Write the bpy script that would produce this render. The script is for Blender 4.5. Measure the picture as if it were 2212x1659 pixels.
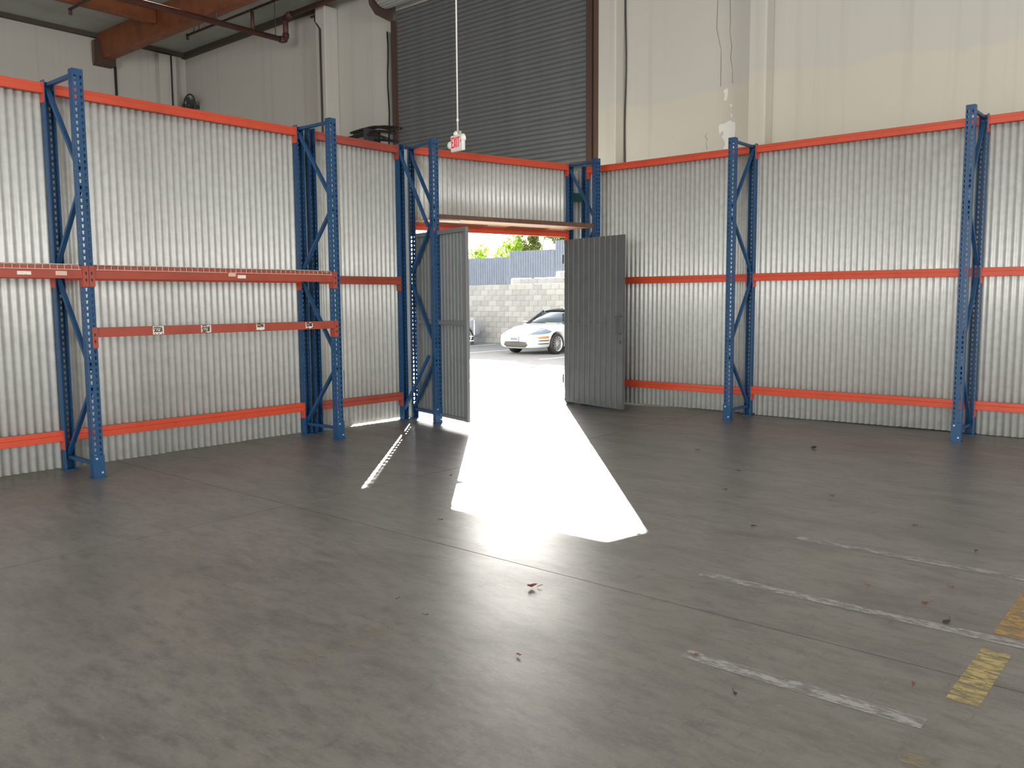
import bpy, bmesh, math, random
from mathutils import Vector, Matrix
from mathutils.bvhtree import BVHTree

for o in list(bpy.data.objects):
    bpy.data.objects.remove(o, do_unlink=True)
scene = bpy.context.scene
COL = scene.collection
random.seed(7)
PI = math.pi

# ------------------------------------------------------------------ camera
# world axes: X runs along the long building wall, Y runs away along the short one
def make_camera():
    f, p, r, th = 1838.78, math.radians(5.6977), math.radians(-0.3819), math.radians(40.4857)
    fw = Vector((-math.sin(th)*math.cos(p), math.cos(th)*math.cos(p), -math.sin(p)))
    rt = Vector((math.cos(th), math.sin(th), 0)); up = rt.cross(fw)
    R = math.cos(r)*rt + math.sin(r)*up; U = -math.sin(r)*rt + math.cos(r)*up
    cam = bpy.data.cameras.new('camera'); o = bpy.data.objects.new('camera', cam); COL.objects.link(o)
    cam.sensor_width = 36; cam.lens = f/2212*36; cam.clip_end = 300; cam.clip_start = 0.05
    m = Matrix.Identity(4)
    for i in range(3):
        m[i][0], m[i][1], m[i][2] = R[i], U[i], -fw[i]
    m[0][3], m[1][3], m[2][3] = 0, 0, 1.4576
    o.matrix_world = m
    scene.camera = o
make_camera()

# ------------------------------------------------------------------ light
scene.view_settings.view_transform = 'Standard'
scene.view_settings.look = 'None'
scene.view_settings.gamma = 1
scene.view_settings.exposure = 0.0
scene.view_settings.use_curve_mapping = False

world = bpy.data.worlds.new('sky'); scene.world = world; world.use_nodes = True
wn = world.node_tree.nodes; wl = world.node_tree.links; wn.clear()
wo = wn.new('ShaderNodeOutputWorld'); bg = wn.new('ShaderNodeBackground')
sky = wn.new('ShaderNodeTexSky'); sky.sky_type = 'NISHITA'; sky.sun_disc = False
sky.sun_elevation = math.radians(19); sky.sun_rotation = math.radians(-41.2); sky.dust_density = 1.0
bg.inputs['Strength'].default_value = 0.65
hs = wn.new('ShaderNodeHueSaturation'); hs.inputs['Saturation'].default_value = 0.25
wl.new(sky.outputs[0], hs.inputs['Color']); wl.new(hs.outputs[0], bg.inputs['Color']); wl.new(bg.outputs[0], wo.inputs[0])

SUN_DIR = Vector((0.659, -0.752, -0.345)).normalized()      # the way the light travels
sun = bpy.data.lights.new('sun', 'SUN'); sun.energy = 85; sun.angle = math.radians(0.53); sun.color = (1.0, 0.96, 0.90)
so = bpy.data.objects.new('sun', sun); COL.objects.link(so)
so.rotation_euler = SUN_DIR.to_track_quat('-Z', 'Y').to_euler()

def area(name, loc, rot, sx, sy, power, color=(1, 0.97, 0.92)):
    l = bpy.data.lights.new(name, 'AREA'); l.shape = 'RECTANGLE'; l.size = sx; l.size_y = sy; l.energy = power; l.color = color
    o = bpy.data.objects.new(name, l); COL.objects.link(o); o.location = loc; o.rotation_euler = rot
    return o
# daylight through the roof skylights and unseen dock doors, plus one added fill lamp
area('skylight_lamp', (-1.0, 1.0, 7.36), (0, 0, 0), 1.2, 2.4, 190)
area('skylight_lamp', (4.5, 2.5, 7.36), (0, 0, 0), 1.2, 2.4, 190)
area('skylight_lamp', (-9.0, -3.5, 7.36), (0, 0, 0), 1.2, 2.4, 190)
area('dock_daylight_fill', (1.0, -9.85, 2.3), (math.radians(90), 0, 0), 7.0, 4.2, 1650, (1, 0.985, 0.96))
area('dock_daylight_fill', (-13.0, -9.85, 2.3), (math.radians(90), 0, 0), 5.0, 4.2, 240, (1, 0.985, 0.96))  # added fill lamp to brighten the left wall and ceiling, no known door
area('dock_daylight_fill', (11.85, 1.0, 2.3), (math.radians(90), 0, math.radians(90)), 7.0, 4.2, 1250, (1, 0.985, 0.96))

# ------------------------------------------------------------------ materials
MATS = {}
def mat(name, col, rough=0.5, metal=0.0, noise=None, col2=None, bump=None, spec=0.5, emit=None, coat=0.0):
    """noise=(scale, lo, hi) mixes col -> col2; bump=(scale, strength)"""
    if name in MATS: return MATS[name]
    m = bpy.data.materials.new(name); m.use_nodes = True
    nt = m.node_tree; b = nt.nodes['Principled BSDF']
    b.inputs['Base Color'].default_value = (*col, 1); b.inputs['Roughness'].default_value = rough
    b.inputs['Metallic'].default_value = metal; b.inputs['Specular IOR Level'].default_value = spec
    b.inputs['Coat Weight'].default_value = coat
    tc = None
    if noise or bump:
        tc = nt.nodes.new('ShaderNodeTexCoord')
    if noise:
        n = nt.nodes.new('ShaderNodeTexNoise'); n.inputs['Scale'].default_value = noise[0]; n.inputs['Detail'].default_value = 6
        n.inputs['Roughness'].default_value = 0.6
        nt.links.new(tc.outputs['Object'], n.inputs['Vector'])
        r = nt.nodes.new('ShaderNodeMapRange'); r.inputs['From Min'].default_value = noise[1]; r.inputs['From Max'].default_value = noise[2]
        nt.links.new(n.outputs['Fac'], r.inputs['Value'])
        mx = nt.nodes.new('ShaderNodeMix'); mx.data_type = 'RGBA'
        mx.inputs[6].default_value = (*col, 1); mx.inputs[7].default_value = (*col2, 1)
        nt.links.new(r.outputs[0], mx.inputs[0]); nt.links.new(mx.outputs[2], b.inputs['Base Color'])
    if bump:
        n2 = nt.nodes.new('ShaderNodeTexNoise'); n2.inputs['Scale'].default_value = bump[0]; n2.inputs['Detail'].default_value = 5
        nt.links.new(tc.outputs['Object'], n2.inputs['Vector'])
        bp = nt.nodes.new('ShaderNodeBump'); bp.inputs['Strength'].default_value = bump[1]; bp.inputs['Distance'].default_value = 0.02
        nt.links.new(n2.outputs['Fac'], bp.inputs['Height']); nt.links.new(bp.outputs[0], b.inputs['Normal'])
    if emit:
        b.inputs['Emission Color'].default_value = (*emit[0], 1); b.inputs['Emission Strength'].default_value = emit[1]
    MATS[name] = m
    return m

BLUE = mat('blue_paint', (0.011, 0.062, 0.155), 0.38, noise=(9, 0.45, 0.8), col2=(0.008, 0.045, 0.115), bump=(120, 0.05))
ORANGE = mat('orange_paint', (0.52, 0.064, 0.027), 0.42, noise=(6, 0.5, 0.85), col2=(0.43, 0.052, 0.024))
OLDRED = mat('worn_red_paint', (0.32, 0.058, 0.035), 0.5, noise=(7, 0.45, 0.8), col2=(0.26, 0.045, 0.027))
GALV = mat('galvanised_sheet', (0.60, 0.61, 0.59), 0.48, 0.30, noise=(14, 0.4, 0.7), col2=(0.52, 0.53, 0.51), bump=(40, 0.04))
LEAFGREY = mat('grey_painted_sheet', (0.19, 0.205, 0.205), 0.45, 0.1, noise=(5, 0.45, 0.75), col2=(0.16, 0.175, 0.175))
STEELD = mat('dark_steel', (0.08, 0.08, 0.085), 0.5, 0.4)
STEELL = mat('bright_steel', (0.7, 0.7, 0.72), 0.25, 0.9)
ZINC = mat('zinc_bolt', (0.75, 0.76, 0.78), 0.3, 0.7)
GREEND = mat('dark_green_paint', (0.01, 0.06, 0.055), 0.5)
SLAT = mat('roll_door_steel', (0.125, 0.13, 0.132), 0.6, 0.0, noise=(3, 0.4, 0.7), col2=(0.105, 0.11, 0.112))
BROWN = mat('brown_painted_steel', (0.075, 0.045, 0.035), 0.5)
WOOD = mat('brown_board', (0.12, 0.058, 0.035), 0.7, noise=(12, 0.4, 0.7), col2=(0.085, 0.04, 0.025))
PLY = mat('raw_plywood', (0.62, 0.36, 0.18), 0.65, noise=(8, 0.4, 0.7), col2=(0.5, 0.28, 0.13))
GLULAM = mat('stained_glulam', (0.24, 0.075, 0.028), 0.55, noise=(4, 0.4, 0.75), col2=(0.14, 0.042, 0.018))
DARKWOOD = mat('dark_ledger_wood', (0.09, 0.07, 0.055), 0.8)
PIPE = mat('rust_brown_pipe', (0.11, 0.04, 0.03), 0.55, noise=(10, 0.4, 0.7), col2=(0.06, 0.025, 0.02))
CONDUIT = mat('grey_conduit', (0.5, 0.5, 0.48), 0.4, 0.5)
DCONDUIT = mat('dark_conduit', (0.05, 0.045, 0.042), 0.6)
WHITEP = mat('white_plastic', (0.8, 0.8, 0.76), 0.4)
REDP = mat('exit_red', (0.8, 0.02, 0.04), 0.45, emit=((1, 0.05, 0.08), 0.25))
BLACKR = mat('black_rubber', (0.015, 0.015, 0.016), 0.6)
PAPER = mat('sticker_paper', (0.7, 0.67, 0.6), 0.7, noise=(60, 0.5, 0.7), col2=(0.5, 0.46, 0.4))
INK = mat('black_ink', (0.02, 0.02, 0.022), 0.7)
CEIL = mat('ceiling_board', (0.40, 0.43, 0.40), 0.85, noise=(1.2, 0.4, 0.7), col2=(0.30, 0.325, 0.30))
CLEAR = None

def nodes_of(m):
    m.use_nodes = True
    return m.node_tree, m.node_tree.nodes['Principled BSDF']

def concrete_floor(name, base, dark, light):
    m = bpy.data.materials.new(name); nt, b = nodes_of(m)
    L = nt.links; N = nt.nodes
    tc = N.new('ShaderNodeNewGeometry')
    def noise(scale, detail=8, rough=0.6, stretch=None):
        n = N.new('ShaderNodeTexNoise'); n.inputs['Scale'].default_value = scale; n.inputs['Detail'].default_value = detail
        n.inputs['Roughness'].default_value = rough
        if stretch:
            mp = N.new('ShaderNodeMapping'); mp.inputs['Scale'].default_value = stretch[:3]; mp.inputs['Rotation'].default_value = (0, 0, stretch[3])
            L.new(tc.outputs['Position'], mp.inputs['Vector']); L.new(mp.outputs[0], n.inputs['Vector'])
        else: L.new(tc.outputs['Position'], n.inputs['Vector'])
        return n
    def mapr(src, a, c, lo=0, hi=1):
        r = N.new('ShaderNodeMapRange'); r.inputs['From Min'].default_value = a; r.inputs['From Max'].default_value = c
        r.inputs['To Min'].default_value = lo; r.inputs['To Max'].default_value = hi
        L.new(src, r.inputs['Value']); return r
    def mix(fac, a, c):
        x = N.new('ShaderNodeMix'); x.data_type = 'RGBA'
        L.new(fac, x.inputs[0])
        for s, v in ((6, a), (7, c)):
            if isinstance(v, tuple): x.inputs[s].default_value = (*v, 1)
            else: L.new(v, x.inputs[s])
        return x.outputs[2]
    n1 = noise(0.55, 6); n2 = noise(2.2, 10, 0.72, (0.6, 1.5, 1, 0.15)); n3 = noise(11, 10, 0.75, (0.55, 1.4, 1, 0.7)); n6 = noise(30, 6, 0.7, (0.18, 2.2, 1, 0.55)); n7 = noise(28, 6, 0.7, (2.0, 0.2, 1, 0.9)); n4 = noise(5.0, 9, 0.72, (2.6, 0.8, 1, 0.75)); n5 = noise(60, 4, 0.6)
    c = mix(mapr(n1.outputs['Fac'], 0.35, 0.68).outputs[0], base, light)
    c = mix(mapr(n2.outputs['Fac'], 0.47, 0.70, 0, 0.75).outputs[0], c, dark)
    c = mix(mapr(n3.outputs['Fac'], 0.46, 0.68, 0, 0.85).outputs[0], c, dark)
    c = mix(mapr(n6.outputs['Fac'], 0.60, 0.70, 0, 0.5).outputs[0], c, tuple(v*1.45 for v in light))
    c = mix(mapr(n7.outputs['Fac'], 0.61, 0.70, 0, 0.55).outputs[0], c, tuple(v*0.6 for v in dark))
    c = mix(mapr(n4.outputs['Fac'], 0.60, 0.72, 0, 0.7).outputs[0], c, tuple(v*0.55 for v in dark))
    c = mix(mapr(n5.outputs['Fac'], 0.58, 0.75, 0, 0.5).outputs[0], c, tuple(min(1, v*1.5) for v in light))
    L.new(c, b.inputs['Base Color'])
    rr = mapr(n2.outputs['Fac'], 0.3, 0.75, 0.34, 0.43); L.new(rr.outputs[0], b.inputs['Roughness'])
    b.inputs['Specular IOR Level'].default_value = 0.8
    bp = N.new('ShaderNodeBump'); bp.inputs['Strength'].default_value = 0.12; bp.inputs['Distance'].default_value = 0.01
    L.new(n3.outputs['Fac'], bp.inputs['Height']); L.new(bp.outputs[0], b.inputs['Normal'])
    return m
FLOOR = concrete_floor('warehouse_concrete', (0.136, 0.126, 0.112), (0.076, 0.070, 0.063), (0.172, 0.161, 0.146))
JOINT = mat('joint_filler', (0.05, 0.045, 0.04), 0.8)

def wall_paint():
    m = bpy.data.materials.new('painted_wall'); nt, b = nodes_of(m); N = nt.nodes; L = nt.links
    g = N.new('ShaderNodeNewGeometry'); sp = N.new('ShaderNodeSeparateXYZ'); L.new(g.outputs['Position'], sp.inputs[0])
    n = N.new('ShaderNodeTexNoise'); n.inputs['Scale'].default_value = 1.2; n.inputs['Detail'].default_value = 4; L.new(g.outputs['Position'], n.inputs['Vector'])
    ma = N.new('ShaderNodeMath'); ma.operation = 'MULTIPLY_ADD'; ma.inputs[1].default_value = 0.5; L.new(n.outputs['Fac'], ma.inputs[0]); L.new(sp.outputs['Z'], ma.inputs[2])
    r = N.new('ShaderNodeMapRange'); r.inputs['From Min'].default_value = 4.56; r.inputs['From Max'].default_value = 4.64; L.new(ma.outputs[0], r.inputs['Value'])
    mx = N.new('ShaderNodeMix'); mx.data_type = 'RGBA'; L.new(r.outputs[0], mx.inputs[0])
    mx.inputs[6].default_value = (0.58, 0.55, 0.47, 1); mx.inputs[7].default_value = (0.545, 0.525, 0.485, 1)
    # vertical rain streaks
    mp = N.new('ShaderNodeMapping'); mp.inputs['Scale'].default_value = (7, 7, 0.16); L.new(g.outputs['Position'], mp.inputs['Vector'])
    s = N.new('ShaderNodeTexNoise'); s.inputs['Scale'].default_value = 1.0; s.inputs['Detail'].default_value = 5; L.new(mp.outputs[0], s.inputs['Vector'])
    r2 = N.new('ShaderNodeMapRange'); r2.inputs['From Min'].default_value = 0.54; r2.inputs['From Max'].default_value = 0.72; r2.inputs['To Max'].default_value = 0.24; L.new(s.outputs['Fac'], r2.inputs['Value'])
    mx2 = N.new('ShaderNodeMix'); mx2.data_type = 'RGBA'; L.new(r2.outputs[0], mx2.inputs[0]); L.new(mx.outputs[2], mx2.inputs[6]); mx2.inputs[7].default_value = (0.33, 0.31, 0.28, 1)
    L.new(mx2.outputs[2], b.inputs['Base Color']); b.inputs['Roughness'].default_value = 0.85; b.inputs['Specular IOR Level'].default_value = 0.2
    return m
WALL = wall_paint()
ASPHALT = mat('asphalt', (0.19, 0.19, 0.195), 0.8, noise=(3, 0.35, 0.7), col2=(0.24, 0.24, 0.24))
BLOCK = mat('grey_block', (0.31, 0.315, 0.31), 0.9, noise=(5, 0.4, 0.7), col2=(0.27, 0.275, 0.27), bump=(30, 0.2))
MORTAR = mat('mortar', (0.21, 0.21, 0.205), 0.95)
FENCE = mat('blue_grey_fence', (0.16, 0.19, 0.25), 0.6, noise=(4, 0.4, 0.7), col2=(0.19, 0.22, 0.275))
BARK = mat('bark', (0.12, 0.085, 0.06), 0.9)
def leafmat(name, col):
    m = bpy.data.materials.new(name); nt, b = nodes_of(m)
    b.inputs['Base Color'].default_value = (*col, 1); b.inputs['Roughness'].default_value = 0.5
    b.inputs['Transmission Weight'].default_value = 0.0
    t = nt.nodes.new('ShaderNodeBsdfTranslucent'); t.inputs['Color'].default_value = (col[0]*1.6, col[1]*1.5, col[2], 1)
    mx = nt.nodes.new('ShaderNodeMixShader'); mx.inputs[0].default_value = 0.5
    out = nt.nodes['Material Output']
    nt.links.new(b.outputs[0], mx.inputs[1]); nt.links.new(t.outputs[0], mx.inputs[2]); nt.links.new(mx.outputs[0], out.inputs['Surface'])
    return m
LEAFA = leafmat('bright_green_leaf', (0.16, 0.27, 0.03)); LEAFB = leafmat('olive_green_leaf', (0.13, 0.17, 0.05))
CARW = mat('white_car_paint', (0.47, 0.49, 0.51), 0.25, coat=0.6)
CARG = mat('grey_car_paint', (0.28, 0.30, 0.35), 0.3, coat=0.5)
TOPBLK = mat('dark_soft_top', (0.035, 0.035, 0.045), 0.8)
GLASS = mat('car_glass', (0.03, 0.05, 0.06), 0.04, spec=1.0)
LAMPG = mat('headlamp', (0.12, 0.16, 0.22), 0.08, spec=1.0)
LAMPC = mat('fog_lamp', (0.45, 0.43, 0.36), 0.15)
AMBER = mat('amber_lamp', (0.85, 0.16, 0.02), 0.25)
GRILLE = mat('grille_dark', (0.05, 0.05, 0.05), 0.6)
RIM = mat('alloy_rim', (0.6, 0.61, 0.63), 0.25, 0.7)
DRY = mat('dry_leaf', (0.16, 0.035, 0.025), 0.7); DRYD = mat('dark_debris', (0.03, 0.025, 0.02), 0.8)
PEEL = mat('bare_plaster', (0.78, 0.76, 0.72), 0.9)

def worn_paint(name, col, lo, hi, under):
    m = bpy.data.materials.new(name); nt, b = nodes_of(m); N = nt.nodes; L = nt.links
    g = N.new('ShaderNodeNewGeometry'); n = N.new('ShaderNodeTexNoise'); n.inputs['Scale'].default_value = 22; n.inputs['Detail'].default_value = 9; n.inputs['Roughness'].default_value = 0.7
    mp = N.new('ShaderNodeMapping'); mp.inputs['Scale'].default_value = (0.5, 1.3, 1); L.new(g.outputs['Position'], mp.inputs['Vector']); L.new(mp.outputs[0], n.inputs['Vector'])
    r = N.new('ShaderNodeMapRange'); r.inputs['From Min'].default_value = lo; r.inputs['From Max'].default_value = hi; L.new(n.outputs['Fac'], r.inputs['Value'])
    L.new(r.outputs[0], b.inputs['Alpha'])
    b.inputs['Base Color'].default_value = (*col, 1); b.inputs['Roughness'].default_value = 0.6
    return m
LINEW = worn_paint('worn_white_line', (0.265, 0.258, 0.245), 0.36, 0.56, None)
LINEY = worn_paint('worn_yellow_line', (0.33, 0.265, 0.115), 0.40, 0.56, None)
LINEYF = worn_paint('faint_yellow_line', (0.30, 0.24, 0.13), 0.50, 0.66, None)

# ------------------------------------------------------------------ mesh helpers
class MB:
    def __init__(s): s.v = []; s.f = []; s.smooth = []
    def quad(s, *pts):
        k = len(s.v); s.v += [tuple(p) for p in pts]; s.f.append(tuple(range(k, k+len(pts)))); return s
    def box(s, x0, x1, y0, y1, z0, z1, M=None):
        p = [(x, y, z) for z in (z0, z1) for y in (y0, y1) for x in (x0, x1)]
        if M is not None: p = [tuple(M @ Vector(q)) for q in p]
        k = len(s.v); s.v += p
        for f in ((0, 2, 3, 1), (4, 5, 7, 6), (0, 1, 5, 4), (2, 6, 7, 3), (0, 4, 6, 2), (1, 3, 7, 5)): s.f.append(tuple(k+i for i in f))
        return s
    def bar(s, a, b, w, h, upv=(0, 0, 1)):
        """rectangular bar from a to b"""
        a = Vector(a); b = Vector(b); d = (b-a); L = d.length; d.normalize(); u = Vector(upv)
        if abs(d.dot(u)) > 0.99: u = Vector((1, 0, 0))
        sd = d.cross(u).normalized(); u = sd.cross(d)
        M = Matrix(((d.x, sd.x, u.x, a.x), (d.y, sd.y, u.y, a.y), (d.z, sd.z, u.z, a.z), (0, 0, 0, 1)))
        return s.box(0, L, -w/2, w/2, -h/2, h/2, M)
    def tube(s, pts, r, n=10, cap=True):
        pts = [Vector(p) for p in pts]; rings = []; ref = Vector((0.31, 0.2, 0.93))
        for i, p in enumerate(pts):
            d = (pts[min(i+1, len(pts)-1)] - pts[max(i-1, 0)]).normalized()
            a = d.cross(ref).normalized(); b = d.cross(a)
            k = len(s.v); s.v += [tuple(p + r*(math.cos(t)*a + math.sin(t)*b)) for t in [2*PI*j/n for j in range(n)]]; rings.append(k)
        for i in range(len(rings)-1):
            for j in range(n): s.f.append((rings[i]+j, rings[i]+(j+1) % n, rings[i+1]+(j+1) % n, rings[i+1]+j))
        if cap:
            s.f.append(tuple(rings[0]+j for j in range(n))[::-1]); s.f.append(tuple(rings[-1]+j for j in range(n)))
        return s
    def disc(s, c, nrm, r, t, n=12):
        c = Vector(c); d = Vector(nrm).normalized(); return s.tube([c, c+d*t], r, n)
    def extrude(s, prof, axis_fn, t0, t1):
        """closed profile list of (a,b); axis_fn(a,b,t)->point"""
        k = len(s.v); n = len(prof)
        s.v += [tuple(axis_fn(a, b, t0)) for a, b in prof] + [tuple(axis_fn(a, b, t1)) for a, b in prof]
        for i in range(n): s.f.append((k+i, k+(i+1) % n, k+n+(i+1) % n, k+n+i))
        s.f.append(tuple(k+i for i in range(n))[::-1]); s.f.append(tuple(k+n+i for i in range(n)))
        return s
    def lathe(s, prof, n=24, axis='y'):
        k = len(s.v); m = len(prof)
        for j in range(n):
            a = 2*PI*j/n
            for r, h in prof:
                s.v.append((r*math.cos(a), h, r*math.sin(a)) if axis == 'y' else (r*math.cos(a), r*math.sin(a), h))
        for j in range(n):
            for i in range(m-1):
                s.f.append((k+j*m+i, k+j*m+i+1, k+((j+1) % n)*m+i+1, k+((j+1) % n)*m+i))
        return s
    def mesh(s, name, smooth=False):
        me = bpy.data.meshes.new(name); me.from_pydata(s.v, [], s.f); me.validate()
        bm = bmesh.new(); bm.from_mesh(me); bmesh.ops.recalc_face_normals(bm, faces=bm.faces); bm.to_mesh(me); bm.free()
        if smooth:
            for p in me.polygons: p.use_smooth = True
        return me
    def build(s, name, m, parent=None, smooth=False):
        return link(name, s.mesh(name, smooth), m, parent)

def link(name, me, m, parent=None):
    if m is not None and not me.materials: me.materials.append(m)
    o = bpy.data.objects.new(name, me); COL.objects.link(o)
    if parent is not None: o.parent = parent
    return o
def thing(name, label, cat, loc=(0, 0, 0), rz=0, group=None, kind=None):
    o = bpy.data.objects.new(name, None); COL.objects.link(o); o.empty_display_size = 0.1
    o.location = loc; o.rotation_euler = (0, 0, rz)
    return tag(o, label, cat, group, kind)
def tag(o, label, cat, group=None, kind=None):
    o['label'] = label; o['category'] = cat
    if group: o['group'] = group
    o['kind'] = kind or 'thing'
    return o
def bevel(o, w=0.004, seg=2):
    md = o.modifiers.new('bevel', 'BEVEL'); md.width = w; md.segments = seg; md.limit_method = 'ANGLE'; return o
def solid(o, t):
    md = o.modifiers.new('thickness', 'SOLIDIFY'); md.thickness = t; md.offset = 0; return o

# ------------------------------------------------------------------ the building shell
XL, XR, YB, YW, ZC = -20.0, 12.0, -10.0, 11.2, 7.45
JL, JR, DOORZ = -12.32, -7.86, 3.17           # roll-up opening
DOORTOP = 6.75
# floor: slabs separated by saw-cut joints at x=-5.1 and y=3.51 (4.6 m grid)
fl = MB().box(XL-0.3, XR+0.3, YB-0.3, YW+0.3, -0.25, -0.012).build('floor', JOINT)
tag(fl, 'worn grey brown concrete warehouse floor with saw-cut joints', 'floor', kind='structure')
xs = [XL-0.3, -18.9, -12.0, -5.1, 1.8, 8.7, XR+0.3]; ys = [YB-0.3, -3.39, 3.51, 10.41, YW+0.3]
for i in range(len(xs)-1):
    for j in range(len(ys)-1):
        MB().box(xs[i]+0.0035, xs[i+1]-0.0035, ys[j]+0.0035, ys[j+1]-0.0035, -0.011, 0).build('slab', FLOOR, fl)

def wallbox(name, label, *b):
    return tag(MB().box(*b).build(name, WALL), label, 'wall', kind='structure')
wl_left = wallbox('wall_left', 'tall beige painted wall carrying the timber beam end', XL-0.25, XL, YB, YW+0.25, 0, ZC)
wb = MB()
wb.box(XL, JL, YW, YW+0.25, 0, ZC).box(JR, XR, YW, YW+0.25, 0, ZC).box(JL, JR, YW, YW+0.25, DOORTOP, ZC)
tag(wb.build('wall_back', WALL), 'long two-tone painted concrete wall pierced by the roll-up door', 'wall', kind='structure')
wallbox('wall_front', 'plain painted wall at the far side of the warehouse', XL-0.25, XR+0.25, YB-0.25, YB, 0, ZC)
wallbox('wall_right', 'plain painted end wall of the warehouse', XR, XR+0.25, YB, YW+0.25, 0, ZC)
tag(MB().box(XL-0.3, XR+0.3, YB-0.3, YW+0.3, ZC, ZC+0.2).build('ceiling', CEIL), 'dull grey green board ceiling under the roof', 'ceiling', kind='structure')

def pilaster(name, label, *b):
    return tag(bevel(MB().box(*b).build(name, WALL), 0.02, 2), label, 'pilaster', kind='structure')
pilaster('trim_1', 'square wall pilaster beside the roll-up door near the black tubes', -14.38, -14.08, 10.87, YW, 0, 7.25)
pilaster('trim_2', 'rough-edged pilaster against the brown jamb of the roll-up door', -7.60, -7.28, 10.95, YW, 0, ZC)
pilaster('trim_3', 'smooth pilaster next to the peeled plaster patch', -5.18, -4.93, 10.95, YW, 0, ZC)
pilaster('trim_4', 'short pilaster on the wall carrying the timber beam end', XL, -19.78, 10.42, 10.85, 0, 7.30)
# ledgers under the ceiling
tag(MB().box(XL, -14.4, 11.10, YW, 7.33, ZC).build('trim_5', DARKWOOD), 'dark wooden ledger under the ceiling along the long wall', 'ledger', kind='structure')
tag(MB().box(XL, XL+0.12, YB, YW, 7.36, ZC).build('trim_6', DARKWOOD), 'thin dark wooden ledger above the wall with the beam end', 'ledger', kind='structure')
# dark joint strip and wall marks on the long wall
tag(MB().box(-5.235, -5.205, YW-0.006, YW+0.02, 4.42, ZC).build('trim_7', DCONDUIT), 'narrow dark joint strip running down beside smooth pilaster', 'joint', kind='structure')

def patch(name, label, pts, y, t, m, cat):
    prof = pts
    o = MB().extrude(prof, lambda a, b, s: (a, s, b), y-t, y).build(name, m)
    return tag(o, label, cat)
def blob(cx, cz, rx, rz, n, seed, jag=0.3):
    rnd = random.Random(seed)
    return [(cx+rx*(1-jag*rnd.random())*math.cos(2*PI*i/n), cz+rz*(1-jag*rnd.random())*math.sin(2*PI*i/n)) for i in range(n)]
patch('bare_patch', 'large white patch of peeled paint low on the beige wall', [(-5.723,3.852),(-5.706,3.737),(-5.665,3.778),(-5.639,3.759),(-5.647,3.721),(-5.667,3.693),(-5.631,3.643),(-5.615,3.588),(-5.639,3.538),(-5.584,3.2),(-5.46,3.2),(-5.475,3.676),(-5.466,3.792),(-5.471,3.867),(-5.52,3.887),(-5.54,3.906),(-5.578,3.895),(-5.609,3.882),(-5.635,3.871),(-5.682,3.875)], YW+0.001, 0.004, PEEL, 'peeled paint')
patch('bare_patch', 'slim white flake of peeled paint above the larger patch', [(-5.658,4.307),(-5.64,4.337),(-5.604,4.347),(-5.586,4.326),(-5.591,4.258),(-5.601,4.201),(-5.622,4.178),(-5.647,4.195),(-5.634,4.245),(-5.637,4.284)], YW+0.001, 0.004, PEEL, 'peeled paint')
patch('bare_patch', 'tiny white chip of peeled paint just under the slim flake', [(-5.556,4.116),(-5.525,4.131),(-5.516,4.103),(-5.541,4.077)], YW+0.001, 0.004, PEEL, 'peeled paint')
patch('bare_patch', 'tiny white chip of peeled paint just above the large patch', [(-5.536,3.99),(-5.522,4.001),(-5.512,3.954),(-5.531,3.941)], YW+0.001, 0.004, PEEL, 'peeled paint')
CRACK = mat('wall_crack', (0.24, 0.22, 0.195), 0.9)
def crack(label, pts):
    w_ = 0.006; L_ = [(x-w_*(0.5+0.5*((k*7) % 3)/2), z) for k, (x, z) in enumerate(pts)]; R_ = [(x+w_*(0.5+0.5*((k*5) % 3)/2), z) for k, (x, z) in enumerate(pts)]
    b = MB()
    for k in range(len(pts)-1): b.quad(*[(p[0], YW-0.0015, p[1]) for p in (L_[k], R_[k], R_[k+1], L_[k+1])])
    return tag(b.build('wall_crack', CRACK), label, 'crack')
crack('thin wavering crack running down to the slim paint flake', [(-5.60,6.4),(-5.582,5.521),(-5.568,5.263),(-5.576,5.099),(-5.543,4.901),(-5.557,4.749),(-5.526,4.589),(-5.523,4.40)])
crack('faint long crack farther from the smooth pilaster', [(-5.77,6.3),(-5.765,5.562),(-5.773,5.177),(-5.701,4.879),(-5.699,4.749),(-5.699,4.385)])
crack('short broken crack low beside the large bare patch', [(-5.895,3.781),(-5.924,3.732),(-5.886,3.687),(-5.915,3.651),(-5.892,3.55)])

# ------------------------------------------------------------------ roll-up door (open to 3.17 m)
rd = thing('door_1', 'dark grey slatted steel roll-up door raised above the partition', 'roll-up door', ((JL+JR)/2, YW-0.05, 0), kind='structure')
def slat_mesh():
    b = MB(); n = 7; h = 0.0762; w = (JR-JL)/2-0.03
    prof = [(-0.004, 0.0), (-0.012, 0.004)]
    prof = []
    for i in range(n+1):
        t = i/n; prof.append((-0.016*math.sin(PI*t) - 0.002, h*t*0.95))
    prof += [(0.004, h*0.95), (0.004, h*0.995), (0.008, h*0.995), (0.008, 0)]
    return b.extrude(prof, lambda a, z, t: (t, a, z), -w, w).mesh('slat')
sm = slat_mesh()
for i in range(47):
    o = link('slat', sm, SLAT, rd); o.location = (0, 0, DOORZ+0.06+i*0.0762)
MB().box(JL-(JL+JR)/2+0.02, JR-(JL+JR)/2-0.02, -0.03, 0.015, DOORZ, DOORZ+0.07).build('bottom_bar', STEELD, rd)
for nm, x0, x1 in (('guide', JL-0.05, JL+0.05), ('guide', JR-0.05, JR+0.06)):
    c = (JL+JR)/2
    MB().box(x0-c, x1-c, -0.075, 0.02, 0, 6.62).build(nm, BROWN, rd)
c = (JL+JR)/2
MB().box(JR+0.06-c, JR+0.22-c, -0.03, 0.05, 0, 6.62).build('jamb_angle', mat('brown_angle', (0.13, 0.075, 0.05), 0.6), rd)
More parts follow.
